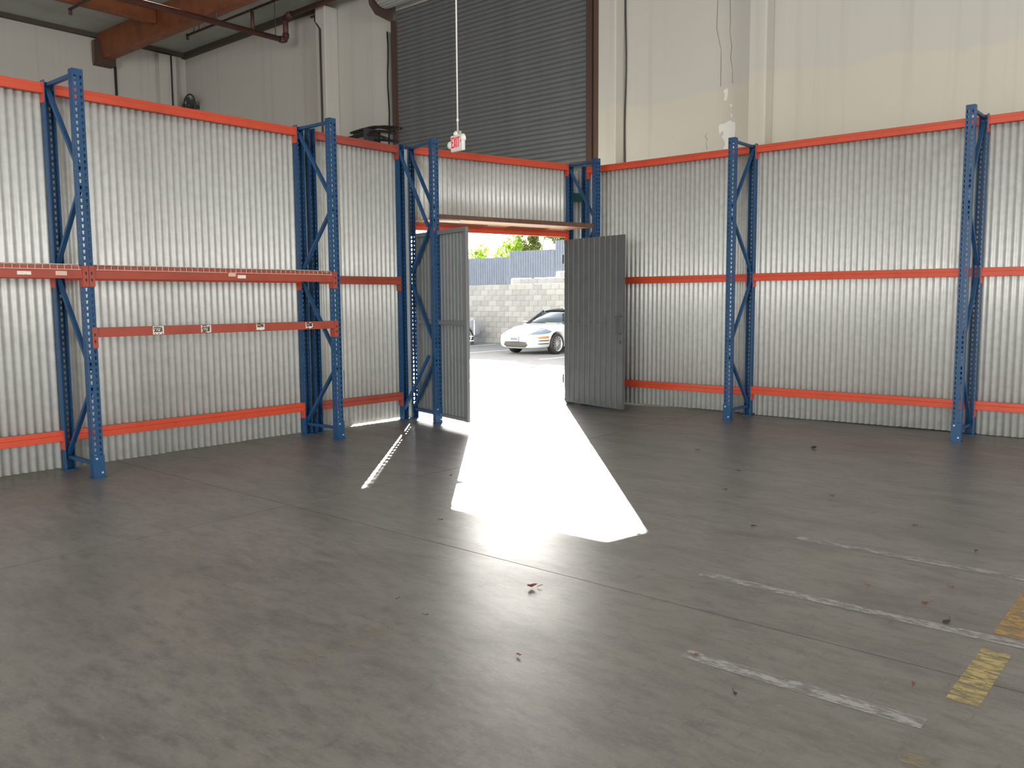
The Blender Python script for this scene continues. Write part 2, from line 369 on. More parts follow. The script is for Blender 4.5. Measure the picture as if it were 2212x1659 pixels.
# coil and its end brackets
cl = MB()
for i in range(36):
    a0 = 2*PI*i/36; a1 = 2*PI*(i+1)/36
    for r0, r1 in ((0.27, 0.285), (0.285, 0.27)):
        pass
prof = [((0.27+0.012*(i % 2))*math.cos(2*PI*i/56), (0.27+0.012*(i % 2))*math.sin(2*PI*i/56)) for i in range(56)]
cl.extrude(prof, lambda a, b, t: (t, -0.30+a, 7.06+b), JL-c+0.02, JR-c-0.02)
cl.build('curtain_coil', mat('coil_steel', (0.42, 0.43, 0.43), 0.4, 0.4), rd)
for x0 in (JL-0.06, JR+0.03):
    MB().extrude([(0.04, 6.62), (-0.1, 6.62), (-0.44, 6.66), (-0.58, 6.8), (-0.62, 7.05), (-0.5, 7.35), (0.04, 7.4)], lambda a, b, t: (t-c, a, b), x0, x0+0.03).build('end_bracket', BROWN, rd)

# ------------------------------------------------------------------ roof timber and pipes
gl = thing('glulam_beam', 'long reddish stained timber roof beam landing on the side wall', 'roof beam', (XL, 9.15, 6.88))
b = bevel(MB().box(0.05, 32, -0.11, 0.13, 0, 0.56).build('beam', GLULAM, gl), 0.012)
MB().box(0.0, 0.28, -0.19, 0.21, -0.12, 0.42).build('hanger', mat('dark_hanger', (0.075, 0.045, 0.03), 0.7), gl)
MB().box(0.04, 0.12, -0.215, -0.19, -0.08, 0.40).build('hanger_plate', mat('hanger_plate', (0.16, 0.10, 0.07), 0.6), gl)
for i, x in enumerate((-17.25, -9.6, -2.0, 5.6)):
    lb = ['reddish roof purlin meeting the timber beam beside the side wall', 'second roof purlin along the timber beam from the side wall',
          'third roof purlin along the timber beam from the side wall', 'fourth roof purlin along the timber beam from the side wall'][i]
    p = bevel(MB().box(-0.07, 0.07, YB+0.3, 9.03, 7.1, 7.428).build('roof_purlin', GLULAM), 0.01); p.location = (x, 0, 0)
    tag(p, lb, 'purlin')
tag(MB().tube([(-17.02, -6, 7.36), (-17.02, 9.02, 7.36)], 0.03, 8).build('roof_conduit', CONDUIT, smooth=True), 'pale grey conduit fixed along the side of the roof purlin', 'conduit')

sp = thing('sprinkler_main', 'rust brown sprinkler pipe with elbow hung below the ceiling', 'pipe', (-15.05, 0, 6.7))
MB().tube([(0, -9.5, 0), (0, 10.55, 0)], 0.055, 14).build('pipe_run', PIPE, sp, True)
e = [(0, 10.50, 0), (0, 10.56, 0.0), (0, 10.615, 0.02), (0, 10.64, 0.07), (0, 10.645, 0.13)]
MB().tube(e, 0.07, 14).build('elbow', PIPE, sp, True)
MB().tube([(0, 10.645, 0.1), (0, 10.645, 0.45)], 0.055, 14).build('riser', PIPE, sp, True)
MB().tube([(0, 10.645, 0.38), (0.0, 10.66, 0.45), (0.06, 10.68, 0.49), (0.14, 10.7, 0.5)], 0.068, 14).build('elbow', PIPE, sp, True)
MB().tube([(0.1, 10.7, 0.5), (3.2, 10.7, 0.5)], 0.05, 14).build('pipe_run', PIPE, sp, True)
MB().tube([(0, 9.88, 0), (0, 9.88, 0.385)], 0.035, 10).build('riser', PIPE, sp, True)
MB().tube([(0, 10.4, 0.05), (0, 10.4, 0.75)], 0.008, 6).build('hanger_rod', STEELD, sp)
MB().tube([(0.0, 9.1, 0.05), (0.0, 9.1, 0.2)], 0.02, 6).build('hanger_rod', STEELD, sp)
br = thing('sprinkler_branch', 'thin brown sprinkler branch pipe crossing above the main pipe', 'pipe', (-15.05, 9.88, 7.12))
MB().tube([(-2.45, 0, 0), (9, 0, 0)], 0.025, 10).build('pipe_run', PIPE, br, True)
MB().tube([(-2.45, 0, 0.03), (-2.45, 0, -0.09)], 0.03, 10).build('sprinkler_head', PIPE, br, True)
for x in (-2.2, -2.0): MB().tube([(x, 0.0, 0), (x, 0.05, 0.33)], 0.008, 6).build('hanger_rod', STEELD, br)
br2 = thing('sprinkler_branch', 'short sprinkler branch pipe ending beside the roof purlin', 'pipe', (-17.0, 7.4, 7.02))
MB().tube([(-0.35, 0, 0), (6, 0, 0)], 0.028, 10).build('pipe_run', PIPE, br2, True)
MB().tube([(-0.35, 0, 0.02), (-0.35, 0, -0.1)], 0.034, 10).build('sprinkler_head', PIPE, br2, True)
MB().tube([(0.4, 0, 0.02), (0.4, 0, 0.42)], 0.008, 6).build('hanger_rod', STEELD, br2)

def conduit(name, label, pts, r, m):
    return tag(MB().tube(pts, r, 10).build(name, m, smooth=True), label, 'conduit')
conduit('wall_conduit', 'dark conduit dropping from the timber beam end', [(-19.97, 9.45, 6.86), (-19.97, 9.45, 0.0)], 0.028, DCONDUIT)
conduit('wall_conduit', 'thin dark conduit on the short pilaster', [(-19.755, 10.70, 7.28), (-19.755, 10.70, 0.0)], 0.018, DCONDUIT)
conduit('wall_conduit', 'dark conduit curving down the square pilaster', [(-14.9, 11.17, 7.25), (-14.6, 11.05, 7.2), (-14.42, 10.9, 7.02), (-14.20, 10.845, 6.8), (-14.19, 10.845, 0.0)], 0.02, DCONDUIT)
conduit('wall_conduit', 'pale steel conduit beside the roll-up door guide', [(-12.47, 11.15, 6.45), (-12.47, 11.15, 0.0)], 0.032, CONDUIT)
conduit('wall_cable', 'wavy black cable running down beside the pale conduit', [(-12.58+0.015*math.sin(i*1.3), 11.17, 6.5-i*0.25) for i in range(27)], 0.013, BLACKR)
conduit('wall_cable', 'thin dark cable in the corner of the rough-edged pilaster', [(-7.255+0.01*math.sin(i*0.9), 11.18, 7.4-i*0.28) for i in range(27)], 0.012, DCONDUIT)

# black tubes stacked near the roll-up door, held on a wall bracket
tb = thing('tube_rack', 'bundle of bent black tubes on a wall bracket by the roll-up door', 'tubes', (-12.9, 11.195, 4.3))
MB().box(-0.03, 0.03, -0.36, 0, 0.0, 0.42).build('bracket', STEELD, tb)
MB().box(-0.03, 0.03, -0.03, 0, -0.5, 0.42).build('bracket_leg', STEELD, tb)
for k, (z, dy, xe) in enumerate(((0.40, -0.125, 0.75), (0.40, -0.19, 0.62), (0.30, -0.25, 0.72), (0.24, -0.31, 0.6), (0.16, -0.14, 0.66))):
    pts = []
    for i in range(13):
        t = i/12; x = -0.62+t*(xe+0.62)
        pts.append((x, dy, z+0.035+0.02*math.sin(PI*t) - (0.42 if k % 2 else 0.30)*max(0, t-0.55)**1.5 - 0.03*max(0, 0.3-t)))
    MB().tube(pts, 0.024, 8).build('tube', BLACKR, tb, True)

fan = thing('wall_fan', 'dark round wall fan in the corner behind the partition', 'fan', (-19.45, 10.95, 6.12))
ring = MB()
ring.tube([(0.26*math.cos(a), 0, 0.26*math.sin(a)) for a in [2*PI*i/24 for i in range(25)]], 0.02, 8, False)
ring.build('ring', DCONDUIT, fan, True)
for k in range(4):
    a = k*PI/2+0.4
    m_ = Matrix.Rotation(-a, 4, 'Y') @ Matrix.Rotation(0.4, 4, 'X')
    MB().box(0.03, 0.22, -0.004, 0.004, -0.06, 0.06, m_).build('blade', STEELD, fan)
MB().tube([(0, -0.05, 0), (0, 0.12, 0)], 0.06, 12).build('motor', DCONDUIT, fan, True)
MB().box(-0.03, 0.03, 0.08, 0.25, -0.04, 0.04).build('arm', DCONDUIT, fan)
MB().box(-0.30, -0.2, -0.02, 0.02, -0.1, 0.08).build('guard_clip', DCONDUIT, fan)

# ------------------------------------------------------------------ rack frames
PW, PD, HF, DEP, PITCH = 0.083, 0.070, 3.30, 0.55, 0.0508
def post_mesh():
    b = MB(); x1 = PD/2; x0 = -PD/2; y0 = -PW/2; y1 = PW/2
    z0 = 0.16; n = int((HF-0.03-z0)/PITCH); zs = [z0+i*PITCH for i in range(n+1)]
    def cell(P, a0, a1, za, zb, ac, wt, wb_, ht):
        zc = (za+zb)/2; o = [(a0, za), (a1, za), (a1, zb), (a0, zb)]
        i = [(ac-wb_/2, zc-ht/2), (ac+wb_/2, zc-ht/2), (ac+wt/2, zc+ht/2), (ac-wt/2, zc+ht/2)]
        for k in range(4):
            k2 = (k+1) % 4; b.quad(P(*o[k]), P(*o[k2]), P(*i[k2]), P(*i[k]))
    F = lambda a, z: (x1, a, z)
    hc = 0.0225
    for i in range(n):
        za, zb = zs[i], zs[i+1]
        for a, c_ in ((y0, -0.040), (-0.007, 0.007), (0.040, y1)): b.quad(F(a, za), F(c_, za), F(c_, zb), F(a, zb))
        cell(F, -0.040, -0.007, za, zb, -hc, 0.019, 0.011, 0.028)
        cell(F, 0.007, 0.040, za, zb, hc, 0.019, 0.011, 0.028)
        for y in (y0, y1):
            S = lambda a, z, y=y: (a, y, z)
            b.quad(S(x0, za), S(-0.012, za), S(-0.012, zb), S(x0, zb)); b.quad(S(0.012, za), S(x1, za), S(x1, zb), S(0.012, zb))
            cell(S, -0.012, 0.012, za, zb, 0.0, 0.009, 0.008, 0.011)
    for za, zb in ((0, z0), (zs[-1], HF)):
        b.quad(F(y0, za), F(y1, za), F(y1, zb), F(y0, zb))
        for y in (y0, y1): b.quad((x0, y, za), (x1, y, za), (x1, y, zb), (x0, y, zb))
    for y, s in ((y0, 1), (y1, -1)):
        b.quad((x0, y, 0), (x0, y+s*0.007, 0), (x0, y+s*0.007, HF), (x0, y, HF))
    me = bpy.data.meshes.new('post'); me.from_pydata(b.v, [], b.f)
    bm = bmesh.new(); bm.from_mesh(me); bmesh.ops.remove_doubles(bm, verts=bm.verts, dist=0.0004); bmesh.ops.recalc_face_normals(bm, faces=bm.faces); bm.to_mesh(me); bm.free()
    me.materials.append(BLUE); return me
POST = post_mesh()
PLATE = MB().box(-0.045, 0.055, -0.055, 0.055, 0, 0.008).mesh('foot_plate'); PLATE.materials.append(BLUE)
SLEEVE = MB()
SLEEVE.box(PD/2, PD/2+0.006, -PW/2-0.006, PW/2+0.006, 0.006, 0.19).box(-0.02, PD/2, PW/2, PW/2+0.006, 0.006, 0.19).box(-0.02, PD/2, -PW/2-0.006, -PW/2, 0.006, 0.19)
SLEEVE = SLEEVE.mesh('base_sleeve'); SLEEVE.materials.append(BLUE)
BOLT = MB().disc((0, 0, 0), (1, 0, 0), 0.009, 0.008, 8).mesh('bolt'); BOLT.materials.append(ZINC)

def add_post(parent, x, facing, sleeve, y=0.0):
    """post in the frame's local space; facing +1 room side, -1 away"""
    p = link('post', POST, None, parent); p.location = (x, y, 0); p.rotation_euler = (0, 0, 0 if facing > 0 else PI); solid(p, 0.0025)
    q = link('foot_plate', PLATE, None, parent); q.location = (x, y, 0)
    if sleeve:
        s_ = link('base_sleeve', SLEEVE, None, p)
        for yy, zz in ((-0.018, 0.165), (0.024, 0.045)):
            k = link('bolt', BOLT, None, p); k.location = (PD/2+0.006, yy, zz)
    return p
def channel(a, bpt, parent, name):
    o = MB().bar(a, bpt, 0.030, 0.038, (0, 1, 0)).build(name, BLUE, parent); return bevel(o, 0.004)
def rack_frame(label, rear, ang, diag=True, off=0.0):
    """ang = direction from rear post to front post"""
    t = thing('pallet_rack_upright', label, 'rack upright', (rear[0], rear[1], 0), ang, 'blue pallet rack frames')
    add_post(t, 0, -1, False); add_post(t, DEP, 1, True)
    xr = PD/2-0.01; xf = DEP-PD/2+0.01
    channel((xr-0.02, 0, 3.265), (xf+0.02, 0, 3.265), t, 'top_brace'); channel((xr-0.02, 0, 0.115), (xf+0.02, 0, 0.115), t, 'bottom_brace')
    for (za, zb, s) in ((3.22, 2.50, 0), (2.40, 1.78, 1), (1.64, 0.90, 0), (0.76, 0.14, 1)):
        a = (xr-0.015, 0, za) if s == 0 else (xf+0.015, 0, za); bb = (xf+0.015, 0, zb) if s == 0 else (xr-0.015, 0, zb)
        channel(a, bb, t, 'diagonal_brace')
    return t
XLW, YRW = -7.72, 9.903
L0, L1, L2, L2b, L3 = 0.565, 3.07, 5.575, 5.725, 7.01
D1, D2 = Vector((-7.724, 7.179, 0)), Vector((-7.146, 9.62, 0))
DE = (D2-D1).normalized(); DANG = math.atan2(DE.y, DE.x)-PI/2
R0, R1, R2, R3 = -7.078, -4.59, -2.10, 0.39
rack_frame('blue rack frame at the outer end of the decked shelf', (XLW, L0), 0)
rack_frame('blue rack frame where two decked shelf beams meet', (XLW, L1), 0)
rack_frame('blue rack frame holding the far end of the stickered beam', (XLW, L2), 0)
rack_frame('blue rack frame beside the hinges of the framed door leaf', (D1.x, D1.y), DANG)
rack_frame('blue rack frame rising behind the plain door leaf', (D2.x, D2.y), DANG)
rack_frame('blue rack frame in the plain long partition, first from the door', (R1, YRW), -PI/2)
rack_frame('blue rack frame in the plain long partition, second from the door', (R2, YRW), -PI/2)
rack_frame('blue rack frame in the plain long partition, third from the door', (R3, YRW), -PI/2)
t = thing('rack_post', 'single blue perforated post standing just behind a rack frame', 'rack post', (XLW, L2b, 0), 0)
add_post(t, 0, -1, False)
t = thing('rack_post', 'blue corner post between the wooden shelf and the long partition', 'rack post', (R0, YRW, 0), -PI/2)
add_post(t, 0, -1, False)
t = thing('rack_post', 'blue corner post with loose diagonal braces leaning on the door frame', 'rack post', (XLW, L3, 0), 0)
add_post(t, 0, -1, False)
channel((0.02, -0.028, 3.22), (0.50, -0.03, 2.30), t, 'diagonal_brace'); channel((0.48, -0.03, 0.80), (0.02, -0.02, 0.12), t, 'diagonal_brace')

# ------------------------------------------------------------------ beams
BLEN = 2.505-PW-0.010
def conn_mesh():
    """connector: return plate at local x=0..0.004 and hook plate lying on the post face (local -y is the face side)"""
    b = MB()
    b.box(0, 0.005, -0.038, 0.030, -0.165, 0.004)
    b.box(-0.040, 0.005, -0.043, -0.038, -0.165, 0.004)
    return b.mesh('connector')
CONN = conn_mesh()
SLOT = MB().extrude([(-0.008, 0.012), (0.008, 0.012), (0.005, -0.012), (-0.005, -0.012)], lambda a, z, t: (a, t, z), -0.0445, -0.043).mesh('slot'); SLOT.materials.append(INK)
def rack_beam(label, a, bpt, ztop, m, group, h=0.09, step=True, slots=False, faceout=1):
    """a, bpt: end points (x,y) on the post side faces, at post centre line. Connector hook lies on the outer face.
    faceout=+1: hook plate to the right of a->b (local -y)"""
    a = Vector((a[0], a[1], ztop)); bb = Vector((bpt[0], bpt[1], ztop)); d = bb-a; L = d.length; ang = math.atan2(d.y, d.x)
    t = thing('rack_beam', label, 'rack beam', a, ang, group)
    # section in local (y,z): outer face at y=-0.035*faceout
    s = faceout; f0 = -0.036*s; f1 = 0.022*s; st = 0.0*s
    if step: prof = [(f0, 0), (f0, -h), (f1, -h), (f1, -0.040), (-0.004*s, -0.040), (-0.004*s, 0)]
    else: prof = [(f0, 0), (f0, -h), (f1, -h), (f1, 0)]
    o = MB().extrude(prof, lambda y, z, x: (x, y, z), 0.004, L-0.004).build('bar', m, t); bevel(o, 0.003)
    for x, sx in ((0, 1), (L, -1)):
        cme = MB()
        cme.box(0 if sx > 0 else -0.005, 0.005 if sx > 0 else 0, min(-0.040*s, 0.034*s), max(-0.040*s, 0.034*s), -0.165, 0.004)
        cme.box(-0.0405 if sx > 0 else -0.005, 0.005 if sx > 0 else 0.0405, min(-0.045*s, -0.040*s), max(-0.045*s, -0.040*s), -0.165, 0.004)
        k = cme.build('connector', m, t); k.location = (x, 0, 0)
        if slots:
            for zz in (-0.058, -0.112):
                q = link('slot', SLOT, None, k); q.location = (-0.02*sx, -0.0015 if s > 0 else 0.0891, zz)
                if zz < -0.1: q.rotation_euler = (0, 0, 0)
    return t
hw = PW/2+0.001
GB = 'orange rack beams behind the frames'
def rear_beams(pa, pb, names, m, zs, face):
    pa = Vector((pa[0], pa[1])); pb = Vector((pb[0], pb[1])); d = (pb-pa).normalized()
    return [rack_beam(l, pa+d*hw, pb-d*hw, z, m, GB, faceout=face, step=True) for l, z in zip(names, zs)]
ZT, ZM, ZL = 3.283, 1.745, 0.345
# hook faces point away from the room: going +y along the left wall the outer side is to the left (+local y)
rear_beams((XLW, L0), (XLW, L1), ['orange beam on top of the partition beyond the decked bay', 'orange middle beam hidden behind the outer decked shelf', 'orange low beam of the partition bay before the decked frame'], ORANGE, (ZT, ZM, ZL), -1)
rear_beams((XLW, L1), (XLW, L2), ['orange beam on top of the partition behind the stickered beam', 'orange middle beam behind the decked shelf over the stickers', 'orange low beam below the stickered beam'], ORANGE, (ZT, ZM-0.01, ZL), -1)
rear_beams((XLW, L2b), (XLW, L3), ['dull red top beam of the narrow bay near the door', 'dull red middle beam of the narrow bay near the door', 'dull red low beam of the narrow bay near the door'], OLDRED, (ZT-0.005, 1.73, 0.335), -1)
rear_beams((D1.x, D1.y), (D2.x, D2.y), ['orange top beam over the doorway below the exit sign', 'orange header beam directly above the door opening'], ORANGE, (3.30, 2.392), -1)
rear_beams((R0, YRW), (R1, YRW), ['orange top beam of the long partition bay beside the door', 'orange middle beam partly covered by the plain door leaf', 'orange low beam partly covered by the plain door leaf'], ORANGE, (ZT, ZM, ZL-0.005), -1)
rear_beams((R1, YRW), (R2, YRW), ['orange top beam between the two long partition frames', 'orange middle beam between the two long partition frames', 'orange low beam between the two long partition frames'], ORANGE, (ZT, ZM+0.005, ZL+0.015), -1)
rear_beams((R2, YRW), (R3, YRW), ['orange top beam past the second long partition frame', 'orange middle beam past the second long partition frame', 'orange low beam past the second long partition frame'], ORANGE, (ZT, ZM+0.005, ZL+0.015), -1)
XF = XLW+DEP
GF = 'red shelf beams on the front posts'
f1 = rack_beam('worn red decked shelf beam with paper tags, outer bay', (XF, L0+hw), (XF, L1-hw), 1.745, OLDRED, GF, h=0.10, slots=True, step=False, faceout=1)
f2 = rack_beam('worn red decked shelf beam above the stickered beam', (XF, L1+hw), (XF, L2-hw), 1.745, OLDRED, GF, h=0.10, slots=True, step=False, faceout=1)
f3 = rack_beam('worn red beam carrying four peeling number stickers', (XF, L1+hw), (XF, L2-hw), 1.245, OLDRED, GF, h=0.078, slots=True, step=False, faceout=1)

# flat lettering from strokes (unit box 0..1 wide, 0..1 high)
GLY = {'S': [((1,.85),(.75,1),(.25,1),(0,.85),(0,.62),(.25,.52),(.75,.48),(1,.36),(1,.15),(.75,0),(.25,0),(0,.15))],
 '0': [((.25,0),(0,.2),(0,.8),(.25,1),(.75,1),(1,.8),(1,.2),(.75,0),(.25,0))],
 '2': [((0,.8),(.25,1),(.75,1),(1,.8),(1,.6),(0,0),(1,0))],
 '3': [((0,.85),(.25,1),(.75,1),(1,.8),(.75,.53),(.4,.53),(.75,.53),(1,.25),(.75,0),(.25,0),(0,.15))],
 'A': [((0,0),(.5,1),(1,0)),((.2,.38),(.8,.38))], 'B': [((0,0),(0,1),(.7,1),(.95,.8),(.7,.53),(0,.53)),((.7,.53),(1,.27),(.7,0),(0,0))],
 '4': [((.75,0),(.75,1),(0,.3),(1,.3))], '1': [((.2,.8),(.5,1),(.5,0))],
 'E': [((1,1),(0,1),(0,0),(1,0)),((0,.52),(.8,.52))], 'X': [((0,0),(1,1)),((0,1),(1,0))], 'I': [((.5,0),(.5,1))], 'T': [((0,1),(1,1)),((.5,1),(.5,0))]}
def lettering(b, text, x, z, cw, ch, gap, sw, P, th=0.0012):
    """P(a,b,t) maps plane coords to local point; stroke width sw"""
    for ch_ in text:
        w = cw*(0.4 if ch_ == 'I' else 1)
        for st in GLY.get(ch_, []):
            for p, q in zip(st, st[1:]):
                a = Vector((x+p[0]*w, z+p[1]*ch)); c2 = Vector((x+q[0]*w, z+q[1]*ch)); d = c2-a
                if d.length < 1e-6: continue
                d.normalize(); n = Vector((-d.y, d.x))*sw/2; a2 = a-d*sw*0.45; c3 = c2+d*sw*0.45
                b.extrude([tuple(a2-n), tuple(c3-n), tuple(c3+n), tuple(a2+n)], P, 0, th)
        x += w+gap
    return x
# stickers on the lower beam (front face local y=-0.036)
FY = -0.0365
SPN = lambda a, z, t: (a, FY-0.0012-t, z)
def sticker(x, w, z0, z1, text, tz, chh, arrows, jag, seed):
    rnd = random.Random(seed)
    pr = [(x, z0), (x+w*0.3, z0+jag*rnd.random()), (x+w*0.6, z0-jag*rnd.random()*0.3), (x+w, z0+jag*rnd.random()), (x+w, z1-jag*rnd.random()), (x+w*0.7, z1), (x+w*0.35, z1-jag*rnd.random()), (x, z1)]
    s_ = MB().extrude(pr, lambda a, z, t: (a, FY-t, z), -0.0005, 0.0012).build('sticker', PAPER, f3)
    b = MB(); n = len(text); cw = w*0.78/(n*1.28)
    if text: lettering(b, text, x+w*0.09, tz, cw, chh, cw*0.32, 0.0055, SPN)
    for ax in arrows: b.extrude([(x+w*ax-0.009, arrows_z), (x+w*ax+0.009, arrows_z), (x+w*ax, arrows_z-0.009)], SPN, 0, 0.0012)
    if b.v: b.build('printing', INK, s_)
arrows_z = -0.061
sticker(0.475, 0.098, -0.072, 0.0, 'S023A', -0.049, 0.040, (0.2, 0.52, 0.84), 0.004, 1)
arrows_z = -0.010
sticker(0.925, 0.098, -0.069, -0.003, 'S023B', -0.058, 0.036, (0.2, 0.5, 0.82), 0.012, 2)
arrows_z = -0.060
sticker(1.495, 0.088, -0.066, 0.0, 'S024A', -0.037, 0.032, (), 0.014, 3)
sticker(2.06, 0.085, -0.066, -0.006, 'S024B', -0.046, 0.030, (), 0.016, 5)
# paper tags on the decked beams
def tagpiece(beam, x, w, z0, z1, m):
    MB().box(x, x+w, -0.0385, -0.0365, z0, z1).build('paper_tag', m, beam)
OLDPAPER = mat('old_tag', (0.58, 0.42, 0.33), 0.8)
tagpiece(f1, 1.93, 0.10, -0.075, -0.048, PAPER); tagpiece(f1, 2.21, 0.085, -0.076, -0.042, OLDPAPER)
tagpiece(f2, 1.22, 0.075, -0.062, -0.030, OLDPAPER); tagpiece(f2, 1.315, 0.085, -0.078, -0.048, PAPER)

# wire decks with waterfall wires over the front beam
WIRE = mat('deck_wire', (0.48, 0.30, 0.25), 0.45, 0.3)
def wire_deck(label, y0, y1):
    t = thing('wire_deck', label, 'wire deck', (XLW, y0, 1.748), 0, 'wire decks on the red shelf beams')
    W = y1-y0; b = MB(); n = int(W/0.055)
    for i in range(n+1):
        y = 0.015+i*(W-0.03)/n
        b.tube([(-0.01, y, -0.02), (0.0, y, 0.006), (DEP+0.03, y, 0.006), (DEP+0.0405, y, 0.0), (DEP+0.0405, y, -0.032)], 0.003, 4)
    b.build('depth_wires', WIRE, t)
    b = MB()
    for k in range(6):
        x = 0.02+k*(DEP-0.02)/5; b.tube([(x, 0, 0.011), (x, W, 0.011)], 0.003, 4)
    b.tube([(DEP+0.0435, 0, -0.031), (DEP+0.0435, W, -0.031)], 0.003, 4)
    b.build('cross_wires', mat('deck_wire_light', (0.75, 0.62, 0.52), 0.35, 0.3), t)
    return t
wire_deck('wire mesh deck on the outer red shelf beam', L0+0.06, L0+1.25); wire_deck('wire mesh deck ending at the frame where two decks meet', L0+1.27, L1-0.06)
wire_deck('wire mesh deck starting above the first number sticker', L1+0.06, L1+1.25); wire_deck('wire mesh deck ending above the last number sticker', L1+1.27, L2-0.06)

# ------------------------------------------------------------------ corrugated partitions
CP = 0.0678
def sheet_mesh(w, z0, z1, amp=0.0105, phase=0.0, pitch=CP, seg=14, prof=None):
    b = MB(); n = max(2, int(w/pitch*seg)); top = []
    for i in range(n+1):
        x = w*i/n; u = (x/pitch+phase) % 1.0
        s_ = math.sin(2*PI*u)
        y = amp*math.copysign(abs(s_)**0.7, s_) if prof is None else prof(u)*amp
        b.v += [(x, y, z0), (x, y, z1)]
    for i in range(n): b.f.append((2*i, 2*i+2, 2*i+3, 2*i+1))
    me = bpy.data.meshes.new('corrugated_sheet'); me.from_pydata(b.v, [], b.f)
    for p in me.polygons: p.use_smooth = True
    return me
def partition(label, a, bpt, z0, z1, n, m=GALV, offs=0.0, gaps=None):
    a = Vector((a[0], a[1], 0)); bb = Vector((bpt[0], bpt[1], 0)); d = bb-a; ang = math.atan2(d.y, d.x); L = d.length
    t = thing('partition_wall', label, 'partition', a, ang, 'corrugated metal partitions')
    w = L/n; full = math.ceil(w/CP)*CP
    for i in range(n):
        ww = w+0.03 if i < n-1 else w
        if gaps and i in gaps: ww = w-gaps[i]
        me = sheet_mesh(ww, z0, z1, phase=(i*w/CP) % 1.0)
        o = link('corrugated_sheet', me, m, t); o.location = (i*w, 0.0015*(i % 2), 0.004*((i*7) % 3)); solid(o, 0.001)
    return t
XS = XLW-0.035-0.022; YS = YRW+0.035+0.022
partition('corrugated metal partition behind the decked outer bay', (XS, L0-0.04), (XS, L1+0.03), 0.006, 3.255, 3)
partition('corrugated metal partition behind the stickered beam', (XS, L1+0.03), (XS, L2+0.08), 0.008, 3.255, 3)
nb_ = partition('corrugated metal partition of the narrow bay with an open seam', (XS, L2+0.08), (XS, 7.16), 0.012, 3.25, 3, gaps={0: 0.012})
MB().box(7.054-(L2+0.08), 7.134-(L2+0.08), -0.055, -0.05, 0.012, 3.25).build('filler_strip', GALV, nb_)
nrm = Vector((-DE.y, DE.x, 0))
pa = D1+nrm*0.06+DE*0.02; pb = D2+nrm*0.06+DE*0.04
partition('short corrugated panel above the doorway', (pa.x, pa.y), (pb.x, pb.y), 2.33, 3.26, 3)
partition('narrow corrugated strip between the door frame and corner post', (-7.215, 9.64), (-7.215, YS+0.04), 0.01, 3.24, 1)
partition('corrugated metal partition running behind the plain door leaf', (-7.198, YS), (R1+0.06, YS), 0.014, 3.25, 3)
partition('corrugated metal partition between the two long partition frames', (R1+0.06, YS), (R2+0.06, YS), 0.006, 3.25, 3)
partition('corrugated metal partition past the second long partition frame', (R2+0.06, YS), (R3+0.06, YS), 0.006, 3.25, 3)
tag(MB().bar((-7.13, 9.665, 2.86), (-7.105, 9.862, 2.86), 0.03, 0.11).build('row_spacer', GREEND), 'dark green spacer bar linking door frame to corner post', 'spacer')

# ------------------------------------------------------------------ door leaves
def rib(u):
    # flat pans with narrow raised ribs
    if u < 0.16: return 1.0
    if u < 0.24: return 1-(u-0.16)/0.08*2
    if u < 0.92: return -1.0
    return -1+(u-0.92)/0.08*2
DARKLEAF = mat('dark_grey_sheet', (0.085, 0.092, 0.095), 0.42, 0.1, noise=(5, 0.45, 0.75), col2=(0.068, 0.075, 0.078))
def leaf(name, label, hinge, free, z0, z1, framed, pitch):
    h = Vector((*hinge, 0)); f_ = Vector((*free, 0)); d = f_-h; L = d.length; ang = math.atan2(d.y, d.x)
    t = thing(name, label, 'door', h, ang, kind='structure')
    me = sheet_mesh(L-0.02, z0+0.01, z1, amp=0.007, pitch=pitch, seg=24, prof=rib)
    for p in me.polygons: p.use_smooth = False
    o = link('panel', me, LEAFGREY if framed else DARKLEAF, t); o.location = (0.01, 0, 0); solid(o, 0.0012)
    return t, L
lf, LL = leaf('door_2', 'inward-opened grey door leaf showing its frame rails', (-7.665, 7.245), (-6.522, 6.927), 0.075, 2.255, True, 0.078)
# visible (inner) side is local -y
FR = mat('grey_frame_steel', (0.17, 0.18, 0.185), 0.5, 0.2)
for nm, x0, x1, z0, z1 in (('top_rail', 0.0, LL, 2.205, 2.255), ('middle_rail', 0.04, LL-0.04, 1.165, 1.215), ('bottom_rail', 0.04, LL-0.04, 0.078, 0.115), ('stile', LL-0.045, LL, 0.075, 2.205), ('stile', 0.0, 0.04, 0.075, 2.205)):
    bevel(MB().box(x0, x1, -0.045, -0.009, z0, z1).build(nm, FR, lf), 0.003)
hb = MB().tube([(LL-0.02, 0.008, 1.235), (LL-0.02, 0.062, 1.24), (LL-0.02, 0.068, 1.225), (LL-0.02, 0.068, 1.065), (LL-0.02, 0.062, 1.05), (LL-0.02, 0.008, 1.045)], 0.008, 8)
hb.build('handle', STEELL, lf, True)
MB().box(LL-0.05, LL+0.0, 0.008, 0.045, 0.955, 0.995).build('hasp', STEELD, lf)
for z in (0.35, 1.2, 2.0): MB().tube([(-0.012, -0.02, z-0.06), (-0.012, -0.02, z+0.06)], 0.012, 8).build('hinge', STEELD, lf, True)
rf_, LR = leaf('door_3', 'inward-opened plain grey door leaf with a row of screws', (-7.145, 9.485), (-5.975, 9.19), 0.03, 2.26, False, 0.107)
